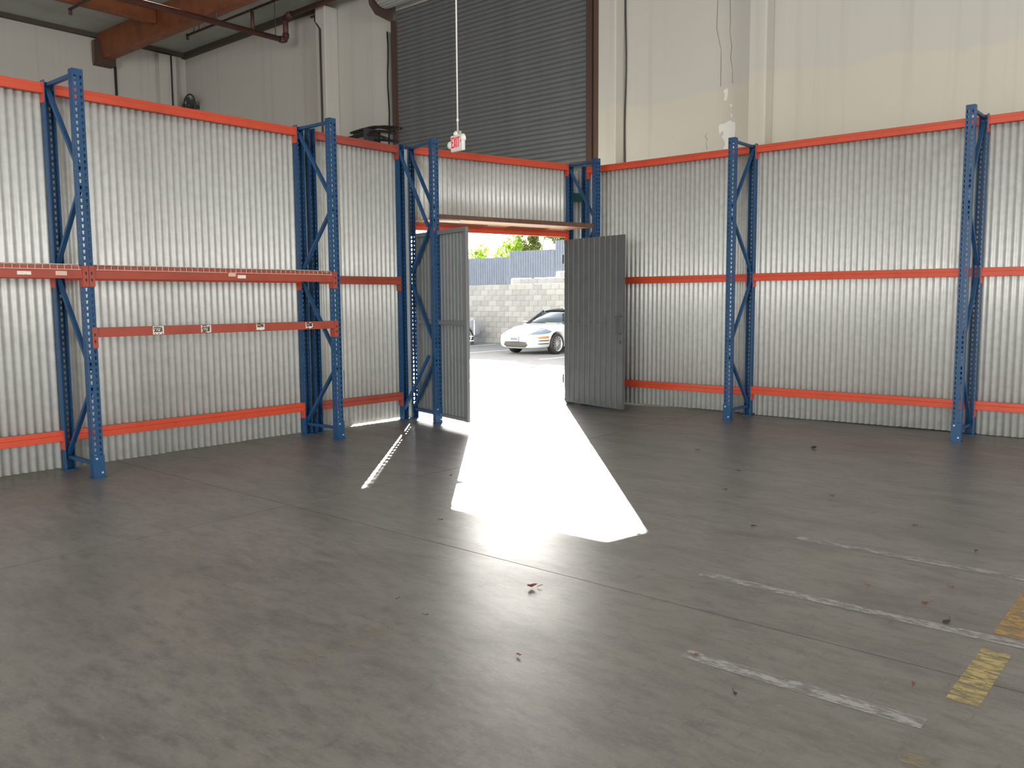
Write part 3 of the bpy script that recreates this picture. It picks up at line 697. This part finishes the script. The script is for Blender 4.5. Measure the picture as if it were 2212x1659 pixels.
# visible face is local -y
MB().box(LR-0.05, LR, -0.012, 0.03, 0.03, 2.26).build('stile', DARKLEAF, rf_)
for nm, z0, z1 in (('top_rail', 2.21, 2.26), ('middle_rail', 1.12, 1.17), ('bottom_rail', 0.03, 0.08)):
    MB().box(0, LR-0.05, 0.009, 0.045, z0, z1).build(nm, FR, rf_)
for x in (0.06, 0.17, 0.35, 0.58, 0.72, 0.88): link('screw', BOLT, None, rf_).location = (x, -0.009, 1.145)
for o in list(rf_.children):
    if o.name.startswith('screw'):
        o.rotation_euler = (0, 0, -PI/2); o.data = o.data.copy(); o.data.materials.clear(); o.data.materials.append(STEELD)
MB().tube([(LR-0.03, -0.010, 1.225), (LR-0.04, -0.05, 1.225), (LR-0.085, -0.06, 1.22), (LR-0.095, -0.06, 1.20), (LR-0.095, -0.06, 1.03), (LR-0.085, -0.06, 1.01), (LR-0.04, -0.05, 1.005), (LR-0.03, -0.010, 1.005)], 0.0075, 8).build('handle', STEELD, rf_, True)
MB().box(LR-0.065, LR-0.03, -0.03, -0.012, 0.875, 0.915).build('hasp', STEELD, rf_)
for z in (0.35, 1.2, 2.0): MB().tube([(-0.012, 0.0, z-0.06), (-0.012, 0.0, z+0.06)], 0.012, 8).build('hinge', STEELD, rf_, True)

# ------------------------------------------------------------------ wooden shelf in the door frames, tube lamp
ws = thing('wooden_shelf', 'plywood shelf with a brown front board above the doorway', 'shelf', D1, DANG+PI/2)
# local x runs along the doorway, local -y is toward the room
bevel(MB().box(0.0445, 2.463, -DEP-0.02, -DEP+0.018, 2.395, 2.447).build('front_board', WOOD, ws), 0.003).location = (0, 0, 0)
MB().box(0.0445, 2.463, -DEP+0.02, -0.045, 2.398, 2.416).build('plywood_panel', PLY, ws)
for x0, x1 in ((0.30, 1.05), (1.42, 2.05)):
    MB().box(x0, x1, -0.12, -0.045, 2.393-0.001, 2.398).build('packing_board', WOOD, ws)
    MB().box(x0, x1, -0.044, -0.012, 2.393, 2.436).build('packing_board', WOOD, ws)
tag(bevel(MB().box(0, 0.34, -0.02, 0.02, 0, 0.022).build('tube_lamp', WHITEP), 0.006), 'short white tube lamp under the wooden shelf', 'lamp')
lamp = bpy.data.objects['tube_lamp']; q = D1+DE*0.05-nrm*(DEP-0.07); lamp.location = (q.x, q.y, 2.374); lamp.rotation_euler = (0, 0, DANG+PI/2)

# ------------------------------------------------------------------ exit sign
ex = thing('exit_sign', 'white exit sign with red letters hanging on a conduit', 'exit sign', (-7.13, 7.40, 3.30), math.radians(-9))
# local -y faces the room, x along the sign
S = 0.30
bd = MB().box(-0.135, 0.135, -0.026, 0.026, -0.105, 0.085).build('housing', WHITEP, ex); bevel(bd, 0.014, 3)
lt = MB(); lettering(lt, 'EXIT', -0.10, -0.055, 0.034, 0.105, 0.016, 0.017, lambda a, z, t: (a, -0.0262-t, z), 0.002)
lt.build('letters', REDP, ex)
lt = MB().extrude([(0.068+0.02, 0.02), (0.068+0.02, -0.02), (0.068+0.042, 0)], lambda a, z, t: (a, -0.0262-t, z), 0, 0.002); lt.build('arrow', REDP, ex)
def lamphead(x, z, ax):
    h_ = MB().lathe([(0.0, -0.03), (0.022, -0.03), (0.042, -0.015), (0.046, 0.0), (0.04, 0.01), (0.0, 0.01)], 20)
    o = h_.build('lamp_head', WHITEP, ex, True); o.location = (x, -0.005, z); o.rotation_euler = ax; return o
lamphead(-0.165, -0.02, (0.2, 0.9, 0.5)); lamphead(0.125, 0.035, (0.3, -0.3, 0.2)); lamphead(-0.02, 0.10, (-1.1, 0.2, 0))
ex.scale = (0.88, 0.88, 1.0)
MB().box(-0.055, 0.055, -0.02, 0.02, 0.085, 0.125).build('canopy', mat('clear_grey', (0.45, 0.44, 0.4), 0.4), ex)
MB().tube([(0, 0, 0.125), (0, 0, ZC-3.30)], 0.011, 8).build('conduit', WHITEP, ex, True)
MB().tube([(0, 0, 0.24), (0, 0, 0.265)], 0.018, 8).build('coupling', WHITEP, ex, True)

# ------------------------------------------------------------------ floor markings and litter
def line(label, x0, x1, y0, y1, m, grp):
    return tag(MB().quad((x0, y0, 0.0012), (x1, y0, 0.0012), (x1, y1, 0.0012), (x0, y1, 0.0012)).build('painted_line', m), label, 'painted line', grp)
GW = 'worn white floor lines'
line('flaking white floor line with broken paint, next to a floor joint', -1.66, -0.74, 2.985, 3.07, LINEW, GW)
line('long white floor line reaching the gap in the yellow stripe', -2.10, -0.60, 3.955, 4.035, LINEW, GW)
line('white floor line ending before the yellow stripe, third from the floor joint', -1.98, -0.45, 4.93, 5.01, LINEW, GW)
line('almost worn away white floor line, fourth from the floor joint', -1.9, -0.45, 5.88, 5.95, worn_paint('ghost_white_line', (0.32, 0.31, 0.29), 0.56, 0.66, None), GW)
GY = 'worn yellow floor stripes'
line('orange yellow floor stripe beyond the long white line', -0.735, -0.625, 4.06, 6.2, worn_paint('orange_yellow_line', (0.31, 0.20, 0.08), 0.36, 0.55, None), GY)
line('pale yellow floor stripe crossing the floor joint', -0.735, -0.625, 3.28, 3.88, LINEY, GY)
line('scraped yellow floor stripe before the flaking white line', -0.735, -0.625, 1.6, 2.84, LINEYF, GY)
line('faint old yellow floor mark in open floor', -2.88, -2.78, 1.9, 2.55, worn_paint('ghost_yellow_line', (0.24, 0.19, 0.12), 0.52, 0.68, None), GY)

def litter(name, label, x, y, s, m, seed, grp, curl=0.35):
    rnd = random.Random(seed); b = MB(); n = 8; ang = rnd.random()*6.28
    ring = [(s*math.cos(2*PI*i/n)*(0.55+0.45*rnd.random()), s*0.6*math.sin(2*PI*i/n)*(0.6+0.4*rnd.random())) for i in range(n)]
    zf = lambda u, v: 0.002+curl*(abs(u)**1.3*2.0+abs(v))*0.8+0.15*s*rnd.random()
    c0 = len(b.v); b.v.append((0, 0, 0.003))
    for u, v in ring: b.v.append((u, v, zf(u, v)))
    for i in range(n): b.f.append((c0, c0+1+i, c0+1+(i+1) % n))
    b.tube([(ring[0][0]*0.9, ring[0][1]*0.9, 0.004), (s*1.7, 0.1*s, 0.012)], 0.0012, 5)
    o = b.build(name, m); solid(o, 0.0008); o.location = (x, y, 0.0015); o.rotation_euler = (0, 0, ang)
    return tag(o, label, 'litter', grp)
litter('dry_leaf', 'curled dark red dry leaf just before the sunlit patch', -2.651, 3.247, 0.034, DRY, 1, 'litter on the floor', 0.7)
litter('dry_leaf', 'small red leaf scrap nearer the viewer side of the joint', -2.175, 2.574, 0.014, DRY, 2, 'litter on the floor', 0.6)
litter('leaf_scrap', 'black curled scrap on the floor between two frames', -3.053, 8.044, 0.055, DRYD, 3, 'litter on the floor', 0.5)
litter('leaf_scrap', 'flattened dark leaf beside the long white line', -0.92, 4.07, 0.03, DRYD, 4, 'litter on the floor', 0.1)
litter('dry_leaf', 'reddish leaf scrap at the start of the flaking line', -1.612, 3.039, 0.015, DRY, 5, 'litter on the floor', 0.5)
G2 = 'tiny bits of dark litter scattered over the floor'
for k, (x, y, s) in enumerate(((-2.786, 4.467, 0.016), (-2.75, 4.41, 0.013), (-2.295, 5.048, 0.022), (-1.506, 5.717, 0.016), (-1.071, 5.347, 0.016), (-1.334, 2.818, 0.014), (-0.856, 3.326, 0.012), (-2.785, 2.644, 0.012), (-3.055, 2.7, 0.01), (-1.02, 4.59, 0.014), (-3.138, 6.615, 0.02), (-3.9, 7.3, 0.022), (-1.061, 4.264, 0.02), (-2.9, 5.9, 0.016), (-2.2, 6.2, 0.016), (-1.35, 4.35, 0.012), (-4.9, 4.95, 0.018), (-3.95, 3.9, 0.016))):
    litter('leaf_scrap', 'tiny dark speck of litter on the concrete floor', x, y, s, DRYD if k % 3 else DRY, 20+k, G2, 0.3)

# ------------------------------------------------------------------ outside
GZ = -0.2
og = MB()
og.quad((-60, YW+0.25, 0.0), (40, YW+0.25, 0.0), (40, 14.2, GZ), (-60, 14.2, GZ)); og.quad((-60, 14.2, GZ), (40, 14.2, GZ), (40, 60, GZ), (-60, 60, GZ))
tag(og.build('ground_outside', ASPHALT), 'sunlit asphalt parking lot outside the door', 'ground', kind='structure')
PL = mat('white_road_paint', (0.65, 0.65, 0.63), 0.8)
for x, lb in ((-23.6, 'white parking line on the far side of the grey car'), (-20.9, 'white parking line between the grey car and an empty strip'), (-18.2, 'white parking line beside the nose of the white car'), (-14.6, 'white parking line beside the front wheel of the white car'), (-11.9, 'white parking line one bay past the white car')):
    tag(MB().box(x-0.05, x+0.05, 18.3, 23.6, GZ, GZ+0.002).build('parking_line', PL), lb, 'parking line', 'parking bay lines')
# block wall with stepped top
YC = 24.2
bw = thing('block_wall', 'grey concrete block wall behind the parked white car', 'wall', (0, YC, GZ))
blk = bevel(MB().box(0.005, 0.395, -0.012, 0.19, 0.005, 0.198).build('block', BLOCK, bw), 0.006, 1)
BM = blk.data; first = True
core = MB().box(-40, -24.4, 0, 0.2, 0, 2.2).box(-24.4, -14.0, 0.02, 0.17, 0, 2.2).box(-14.0, 5, 0, 0.2, 0, 2.6).build('core', MORTAR, bw)
variants = [BLOCK] + [mat('grey_block_%s' % n_, c_, 0.9, noise=(5, 0.4, 0.7), col2=tuple(v*0.9 for v in c_), bump=(30, 0.2)) for n_, c_ in (('pale', (0.345, 0.35, 0.34)), ('dark', (0.285, 0.29, 0.285)))]
meshes = [BM]
for vm in variants[1:]:
    q_ = BM.copy(); q_.materials.clear(); q_.materials.append(vm); meshes.append(q_)
rnd = random.Random(3)
bpy.data.objects.remove(blk, do_unlink=True)
for r in range(13):
    for i in range(27):
        x = -24.4+i*0.4-(0.2 if r % 2 else 0)
        top = 11 if x < -20.9 else (12 if x < -18.75 else 13)
        if r >= top or x < -24.4-0.01: continue
        if x > -14.3 or (x > -15.6 and r > 10): continue
        o = link('block', rnd.choice(meshes), None, bw); o.location = (x, 0, r*0.2)
# corrugated fence on the wall
fe = thing('metal_fence', 'stepped blue grey corrugated fence on top of the block wall', 'fence', (0, YC+0.1, GZ))
def fence_rib(u): return 1.0 if u < 0.62 else (-1.0 if 0.68 < u < 0.94 else (1-(u-0.62)/0.06*2 if u <= 0.68 else -1+(u-0.94)/0.06*2))
for x0, x1, z0, z1 in ((-40, -20.85, 2.2, 3.22), (-20.85, -18.7, 2.42, 3.42), (-18.7, -16.4, 2.62, 3.72), (-16.4, 5, 2.62, 3.8)):
    me = sheet_mesh(x1-x0, z0, z1, amp=0.02, pitch=0.115, seg=12, prof=fence_rib)
    for p in me.polygons: p.use_smooth = False
    o = link('fence_panel', me, FENCE, fe); o.location = (x0, 0, 0); solid(o, 0.002)
    for zz in (z0+0.15, z1-0.15): MB().box(x0, x1, 0.025, 0.06, zz-0.03, zz+0.03).build('rail', FENCE, fe)
for x, zb in ((-24.0, 2.21), (-20.88, 2.21), (-18.73, 2.43), (-16.4, 2.63), (-14.0, 2.63)): MB().box(x-0.03, x+0.03, 0.063, 0.1, zb, zb+0.97).build('fence_post', FENCE, fe)

def leaves(b, c, r, n, size, rnd, flat=1.0):
    for _ in range(n):
        while True:
            p = Vector((rnd.uniform(-1, 1), rnd.uniform(-1, 1), rnd.uniform(-1, 1)))
            if p.length < 1: break
        p = Vector(c)+Vector((p.x*r[0], p.y*r[1], p.z*r[2]))
        d = Vector((rnd.gauss(0, 1), rnd.gauss(0, 1), rnd.gauss(0, 0.6))).normalized(); n_ = d.cross(Vector((rnd.gauss(0, 1), rnd.gauss(0, 1), rnd.gauss(0, 1)))).normalized()
        s_ = size*rnd.uniform(0.7, 1.3); k = len(b.v)
        b.v += [tuple(p-d*s_), tuple(p+n_*s_*0.38), tuple(p+d*s_), tuple(p-n_*s_*0.38)]; b.f.append((k, k+1, k+2, k+3))
def shrub(name, label, cat, base, blobs, n, size, m, seed, stems):
    t = thing(name, label, cat, base); rnd = random.Random(seed); b = MB()
    for c_, r_, w_ in blobs: leaves(b, c_, r_, int(n*w_), size, rnd)
    me = bpy.data.meshes.new('foliage'); me.from_pydata(b.v, [], b.f); o = link('foliage', me, m, t)
    s_ = MB()
    for a, c_, r_ in stems:
        mid = (Vector(a)+Vector(c_))/2+Vector((rnd.uniform(-.1, .1), rnd.uniform(-.1, .1), 0))
        s_.tube([a, mid, c_], r_, 6)
    s_.build('stem', BARK, t, True)
    return t
GB2 = 25.6
shrub('bush', 'bright green bush rising behind the lower fence section', 'bush', (-23.75, GB2, GZ), [((0, 0, 3.2), (0.62, 0.4, 0.55), 0.5), ((0.35, 0.1, 3.4), (0.4, 0.35, 0.5), 0.4), ((0, 0, 1.5), (0.6, 0.4, 1.2), 0.3)], 1100, 0.075, LEAFA, 1, [((0, 0, 0), (0.1, 0, 2.9), 0.04), ((0, 0, 0), (0.4, 0, 3.0), 0.03)])
shrub('bush', 'taller yellow green bush beside the step of the fence', 'bush', (-22.1, GB2+0.1, GZ), [((-0.1, 0, 3.4), (0.62, 0.4, 0.5), 0.5), ((0.25, 0, 3.75), (0.45, 0.35, 0.42), 0.4), ((0, 0, 1.6), (0.5, 0.4, 1.2), 0.3)], 1200, 0.075, LEAFA, 2, [((0, 0, 0), (0.1, 0, 3.3), 0.04), ((0, 0, 1.2), (0.25, 0, 3.5), 0.025)])
def tree(label, base, seed, h, spread, n):
    rnd = random.Random(seed); bl = []; st = [((0, 0, 0), (0.1, 0, 2.7), 0.06)]
    for k in range(11):
        e_ = (rnd.uniform(-spread, spread), rnd.uniform(-0.35, 0.35), 3.2+(h-3.2)*(k+rnd.random())/11); st.append(((0.1, 0, 2.6+rnd.uniform(0, 0.2)), e_, 0.02)); bl.append((e_, (0.30, 0.25, 0.24), 1/9))
        e2 = (max(-spread, min(spread, e_[0]+rnd.uniform(-0.5, 0.5))), e_[1], e_[2]+rnd.uniform(0.1, 0.5)); st.append((e_, e2, 0.01)); bl.append((e2, (0.22, 0.2, 0.22), 1/16))
    return shrub('tree', label, 'tree', base, bl, n, 0.075, LEAFB, seed, st)
tree('loose olive green tree behind the middle fence section', (-21.65, 26.6, GZ), 11, 4.9, 0.62, 2300)
tree('loose olive green tree behind the tallest fence section', (-19.95, 26.6, GZ), 15, 4.9, 0.62, 2300)
tree('loose olive green tree beyond the white car', (-17.9, 26.7, GZ), 17, 5.2, 0.75, 1500)

# ------------------------------------------------------------------ cars
def car(name, label, loc, rz, paint, roofm, plate, seed):
    t = thing(name, label, 'car', loc, rz)
    # local x forward (front axle x=0), y left
    ST = [ # x, zbot, wsill, wmax, zmid, wsh, zsh, wtop, ztop
        (0.95, 0.26, 0.40, 0.46, 0.42, 0.44, 0.56, 0.25, 0.60),
        (0.90, 0.20, 0.55, 0.62, 0.42, 0.58, 0.60, 0.36, 0.655),
        (0.78, 0.17, 0.68, 0.76, 0.42, 0.70, 0.635, 0.45, 0.70),
        (0.55, 0.16, 0.76, 0.84, 0.44, 0.78, 0.70, 0.50, 0.765),
        (0.25, 0.16, 0.80, 0.87, 0.46, 0.82, 0.78, 0.54, 0.83),
        (-0.10, 0.16, 0.80, 0.875, 0.46, 0.83, 0.83, 0.56, 0.885),
        (-0.45, 0.16, 0.80, 0.875, 0.46, 0.83, 0.855, 0.58, 0.925),
        (-1.10, 0.16, 0.80, 0.875, 0.46, 0.82, 0.865, 0.62, 0.90),
        (-1.90, 0.16, 0.80, 0.875, 0.46, 0.82, 0.875, 0.62, 0.90),
        (-2.55, 0.17, 0.80, 0.88, 0.48, 0.83, 0.89, 0.62, 0.93),
        (-3.10, 0.20, 0.74, 0.84, 0.50, 0.77, 0.89, 0.56, 0.94),
        (-3.42, 0.26, 0.62, 0.74, 0.52, 0.66, 0.86, 0.48, 0.91),
        (-3.54, 0.32, 0.50, 0.60, 0.52, 0.54, 0.80, 0.38, 0.84)]
    b = MB(); rows = []
    for x, zb, ws_, wm, zm, wh, zh, wt, zt in ST:
        half = [(0.0, zb), (ws_, zb), (wm-0.01, (zb+zm)/2), (wm, zm), (wm-0.015, (zm+zh)/2), (wh, zh), (wt, zt), (0.0, zt+0.012)]
        full = [(-y, z) for y, z in half[1:-1]][::-1]
        ring = half+full
        k = len(b.v); b.v += [(x, y, z) for y, z in ring]; rows.append((k, len(ring)))
    for (k, n), (k2, n2) in zip(rows, rows[1:]):
        for i in range(n): b.f.append((k+i, k+(i+1) % n, k2+(i+1) % n, k2+i))
    b.f.append(tuple(rows[0][0]+i for i in range(rows[0][1]))); b.f.append(tuple(rows[-1][0]+i for i in range(rows[-1][1])))
    me = b.mesh('body', True); body = link('body', me, paint, t)
    md = body.modifiers.new('sub', 'SUBSURF'); md.levels = 2; md.render_levels = 2
    cuts = []
    for x in (0.0, -2.56):
        c_ = MB().tube([(x, -1.2, 0.315), (x, 1.2, 0.315)], 0.365, 32).build('cutter', None)
        cuts.append(c_); md = body.modifiers.new('arch', 'BOOLEAN'); md.object = c_; md.operation = 'DIFFERENCE'; md.solver = 'EXACT'; c_.parent = t
    bpy.context.view_layer.update()
    dg = bpy.context.evaluated_depsgraph_get(); ev = body.evaluated_get(dg); nm = bpy.data.meshes.new_from_object(ev)
    body.modifiers.clear(); body.data = nm
    for p in nm.polygons: p.use_smooth = True
    if not nm.materials: nm.materials.append(paint)
    for c_ in cuts: bpy.data.objects.remove(c_, do_unlink=True)
    bm = bmesh.new(); bm.from_mesh(nm); bvh = BVHTree.FromBMesh(bm)
    MB().box(-3.0, 0.35, -0.55, 0.55, 0.2, 0.75).build('underbody', BLACKR, t)
    # greenhouse: windshield, roof, side windows, rear window
    def surf(rows_, nm_, m, smooth=True):
        s_ = MB(); n = len(rows_[0])
        for r_ in rows_: s_.v += r_
        for i in range(len(rows_)-1):
            for j in range(n-1): s_.f.append((i*n+j, i*n+j+1, (i+1)*n+j+1, (i+1)*n+j))
        o = link(nm_, s_.mesh(nm_, smooth), m, t); solid(o, 0.012); return o
    def arc(x, w, z, bow, crown, n=9): return [(x-bow*(2*j/(n-1)-1)**2, w*(2*j/(n-1)-1), z-crown*(2*j/(n-1)-1)**2) for j in range(n)]
    surf([arc(-0.28, 0.70, 0.915, 0.28, 0.045), arc(-0.62, 0.67, 1.09, 0.22, 0.04), arc(-0.92, 0.62, 1.225, 0.16, 0.035), arc(-1.12, 0.58, 1.29, 0.12, 0.03)], 'windshield', GLASS)
    surf([arc(-1.10, 0.60, 1.30, 0.12, 0.035), arc(-1.40, 0.59, 1.345, 0.08, 0.04), arc(-1.80, 0.58, 1.35, 0.0, 0.04), arc(-2.15, 0.57, 1.30, -0.05, 0.045)], 'roof', roofm)
    surf([arc(-2.15, 0.57, 1.30, -0.05, 0.045), arc(-2.55, 0.60, 1.12, -0.08, 0.04), arc(-2.80, 0.62, 0.94, -0.1, 0.04)], 'rear_window', roofm)
    for s in (1, -1):
        q = MB(); top_ = [(-1.20, 0.60, 1.25), (-1.60, 0.60, 1.30), (-2.05, 0.595, 1.27)]; bot = [(-0.60, 0.775, 0.88), (-1.55, 0.79, 0.885), (-2.45, 0.78, 0.90)]
        for a, c_ in zip(top_, bot): q.v += [(a[0], s*a[1], a[2]), (c_[0], s*c_[1], c_[2])]
        q.f += [(0, 1, 3, 2), (2, 3, 5, 4)]; o = link('side_window', q.mesh('side_window'), GLASS, t); solid(o, 0.012)
        bevel(MB().bar((-0.52, s*0.765, 0.885), (-1.18, s*0.595, 1.285), 0.05, 0.05).build('pillar', roofm, t), 0.01)
        bevel(MB().box(-0.75, -0.60, min(s*0.83, s*1.0), max(s*0.83, s*1.0), 0.86, 0.97).build('mirror', paint, t), 0.03, 3)
    MB().tube([(-0.16, -0.62, 0.925), (-0.2, 0.0, 0.955), (-0.22, 0.5, 0.955)], 0.012, 6).build('wiper', BLACKR, t)
    # lamps and openings: polygons pushed onto the body surface
    def decal(nm_, poly, origin_fn, direc, m, off=0.006):
        # ear polygon refined into a fan of small triangles, each vertex cast onto the body
        d_ = Vector(direc).normalized(); cx = sum(p[0] for p in poly)/len(poly); cz = sum(p[1] for p in poly)/len(poly)
        rings = 5; s_ = MB(); pts = []; ring = []
        dense = []
        for p, q_ in zip(poly, poly[1:]+poly[:1]):
            for k in range(4): dense.append((p[0]+(q_[0]-p[0])*k/4, p[1]+(q_[1]-p[1])*k/4))
        for r_ in range(rings+1):
            f = r_/rings
            for p in dense:
                o_ = Vector(origin_fn(cx+(p[0]-cx)*f, cz+(p[1]-cz)*f)); h = bvh.ray_cast(o_-d_*2, d_)
                s_.v.append(tuple((h[0] if h[0] is not None else o_)-d_*off))
        n = len(dense)
        for r_ in range(rings):
            for j in range(n): s_.f.append((r_*n+j, r_*n+(j+1) % n, (r_+1)*n+(j+1) % n, (r_+1)*n+j))
        o = link(nm_, s_.mesh(nm_, True), m, t); solid(o, 0.006); return o
    for s in (1, -1):
        dg_ = (-0.75, -0.66*s, -0.1)
        fn = lambda a, z, s=s: (0.55, s*a, z)
        # a measured across the car at x=0.55 seen along the diagonal
        decal('headlamp', [(0.16, 0.60), (0.34, 0.70), (0.55, 0.80), (0.72, 0.775), (0.90, 0.70), (0.80, 0.64), (0.50, 0.60)], lambda a, z, s=s: (0.95-(a-0.2)*0.95, s*(0.42+a*0.5), z), dg_, LAMPG)
        decal('turn_signal', [(0.42, 0.50), (0.50, 0.535), (0.80, 0.555), (0.80, 0.49), (0.52, 0.475)], lambda a, z, s=s: (0.95-(a-0.2)*0.95, s*(0.42+a*0.5), z), dg_, AMBER)
        for zz in (0.425, 0.335):
            decal('bumper_slit', [(0.44, zz), (0.80, zz+0.02), (0.80, zz-0.014), (0.52, zz-0.026)], lambda a, z, s=s: (0.95-(a-0.2)*0.95, s*(0.42+a*0.5), z), dg_, GRILLE)
        decal('fog_lamp', [(0.53+0.065*math.cos(k*PI/4), 0.36+0.065*math.sin(k*PI/4)) for k in range(8)], lambda a, z, s=s: (0.9, s*a, z), (-1, 0, 0), LAMPC)
    decal('grille', [(-0.40, 0.40), (0.40, 0.40), (0.46, 0.30), (0.36, 0.235), (-0.36, 0.235), (-0.46, 0.30)], lambda a, z: (0.9, a, z), (-1, 0, 0), GRILLE)
    decal('hood_seam', [(-0.55, 0.612), (0.55, 0.612), (0.55, 0.604), (-0.55, 0.604)], lambda a, z: (0.9, a, z), (-1, 0, 0), mat('seam_grey', (0.35, 0.36, 0.37), 0.6), 0.003)
    if plate:
        pl = MB().box(0.945, 1.008, -0.155, 0.155, 0.41, 0.555).build('licence_plate', mat('plate_white', (0.26, 0.28, 0.32), 0.5), t)
        nb = MB()
        for k in range(7): nb.box(1.008, 1.010, -0.125+k*0.036, -0.102+k*0.036, 0.445, 0.515)
        nb.build('plate_characters', mat('plate_ink', (0.07, 0.09, 0.18), 0.7), pl)
        MB().box(1.008, 1.010, -0.09, 0.09, 0.528, 0.545).build('plate_header', mat('plate_blue', (0.45, 0.5, 0.65), 0.7), pl)
    # wheels
    for x in (0.0, -2.56):
        for s in (1, -1):
            tyre = MB().lathe([(0.225, -0.10), (0.29, -0.105), (0.312, -0.08), (0.315, 0.0), (0.312, 0.08), (0.29, 0.105), (0.225, 0.10)], 36)
            w = tyre.build('wheel', BLACKR, t, True); w.location = (x, s*0.775, 0.315); w.rotation_euler = (0, 0, 0 if s > 0 else PI)
            MB().lathe([(0.235, 0.098), (0.222, 0.10), (0.205, 0.06), (0.20, -0.08)], 36).build('rim', RIM, w, True)
            sp_ = MB()
            for k in range(14):
                a = 2*PI*k/14; sp_.bar((0.045*math.cos(a), 0.075, 0.045*math.sin(a)), (0.212*math.cos(a), 0.065, 0.212*math.sin(a)), 0.018, 0.016, (0, 1, 0))
            sp_.disc((0, 0.055, 0), (0, 1, 0), 0.055, 0.03, 16)
            sp_.build('spokes', RIM, w)
            MB().disc((0, -0.02, 0), (0, 1, 0), 0.2, 0.02, 24).build('brake_disc', GRILLE, w)
    bm.free()
    return t
car('parked_car', 'white sports coupe with dark roof parked by the block wall', (-16.38, 20.3, GZ), -PI/2, CARW, TOPBLK, True, 1)
car('parked_car', 'grey car tail showing past the framed door leaf', (-22.15, 19.9, GZ), -PI/2, CARG, CARG, False, 2)
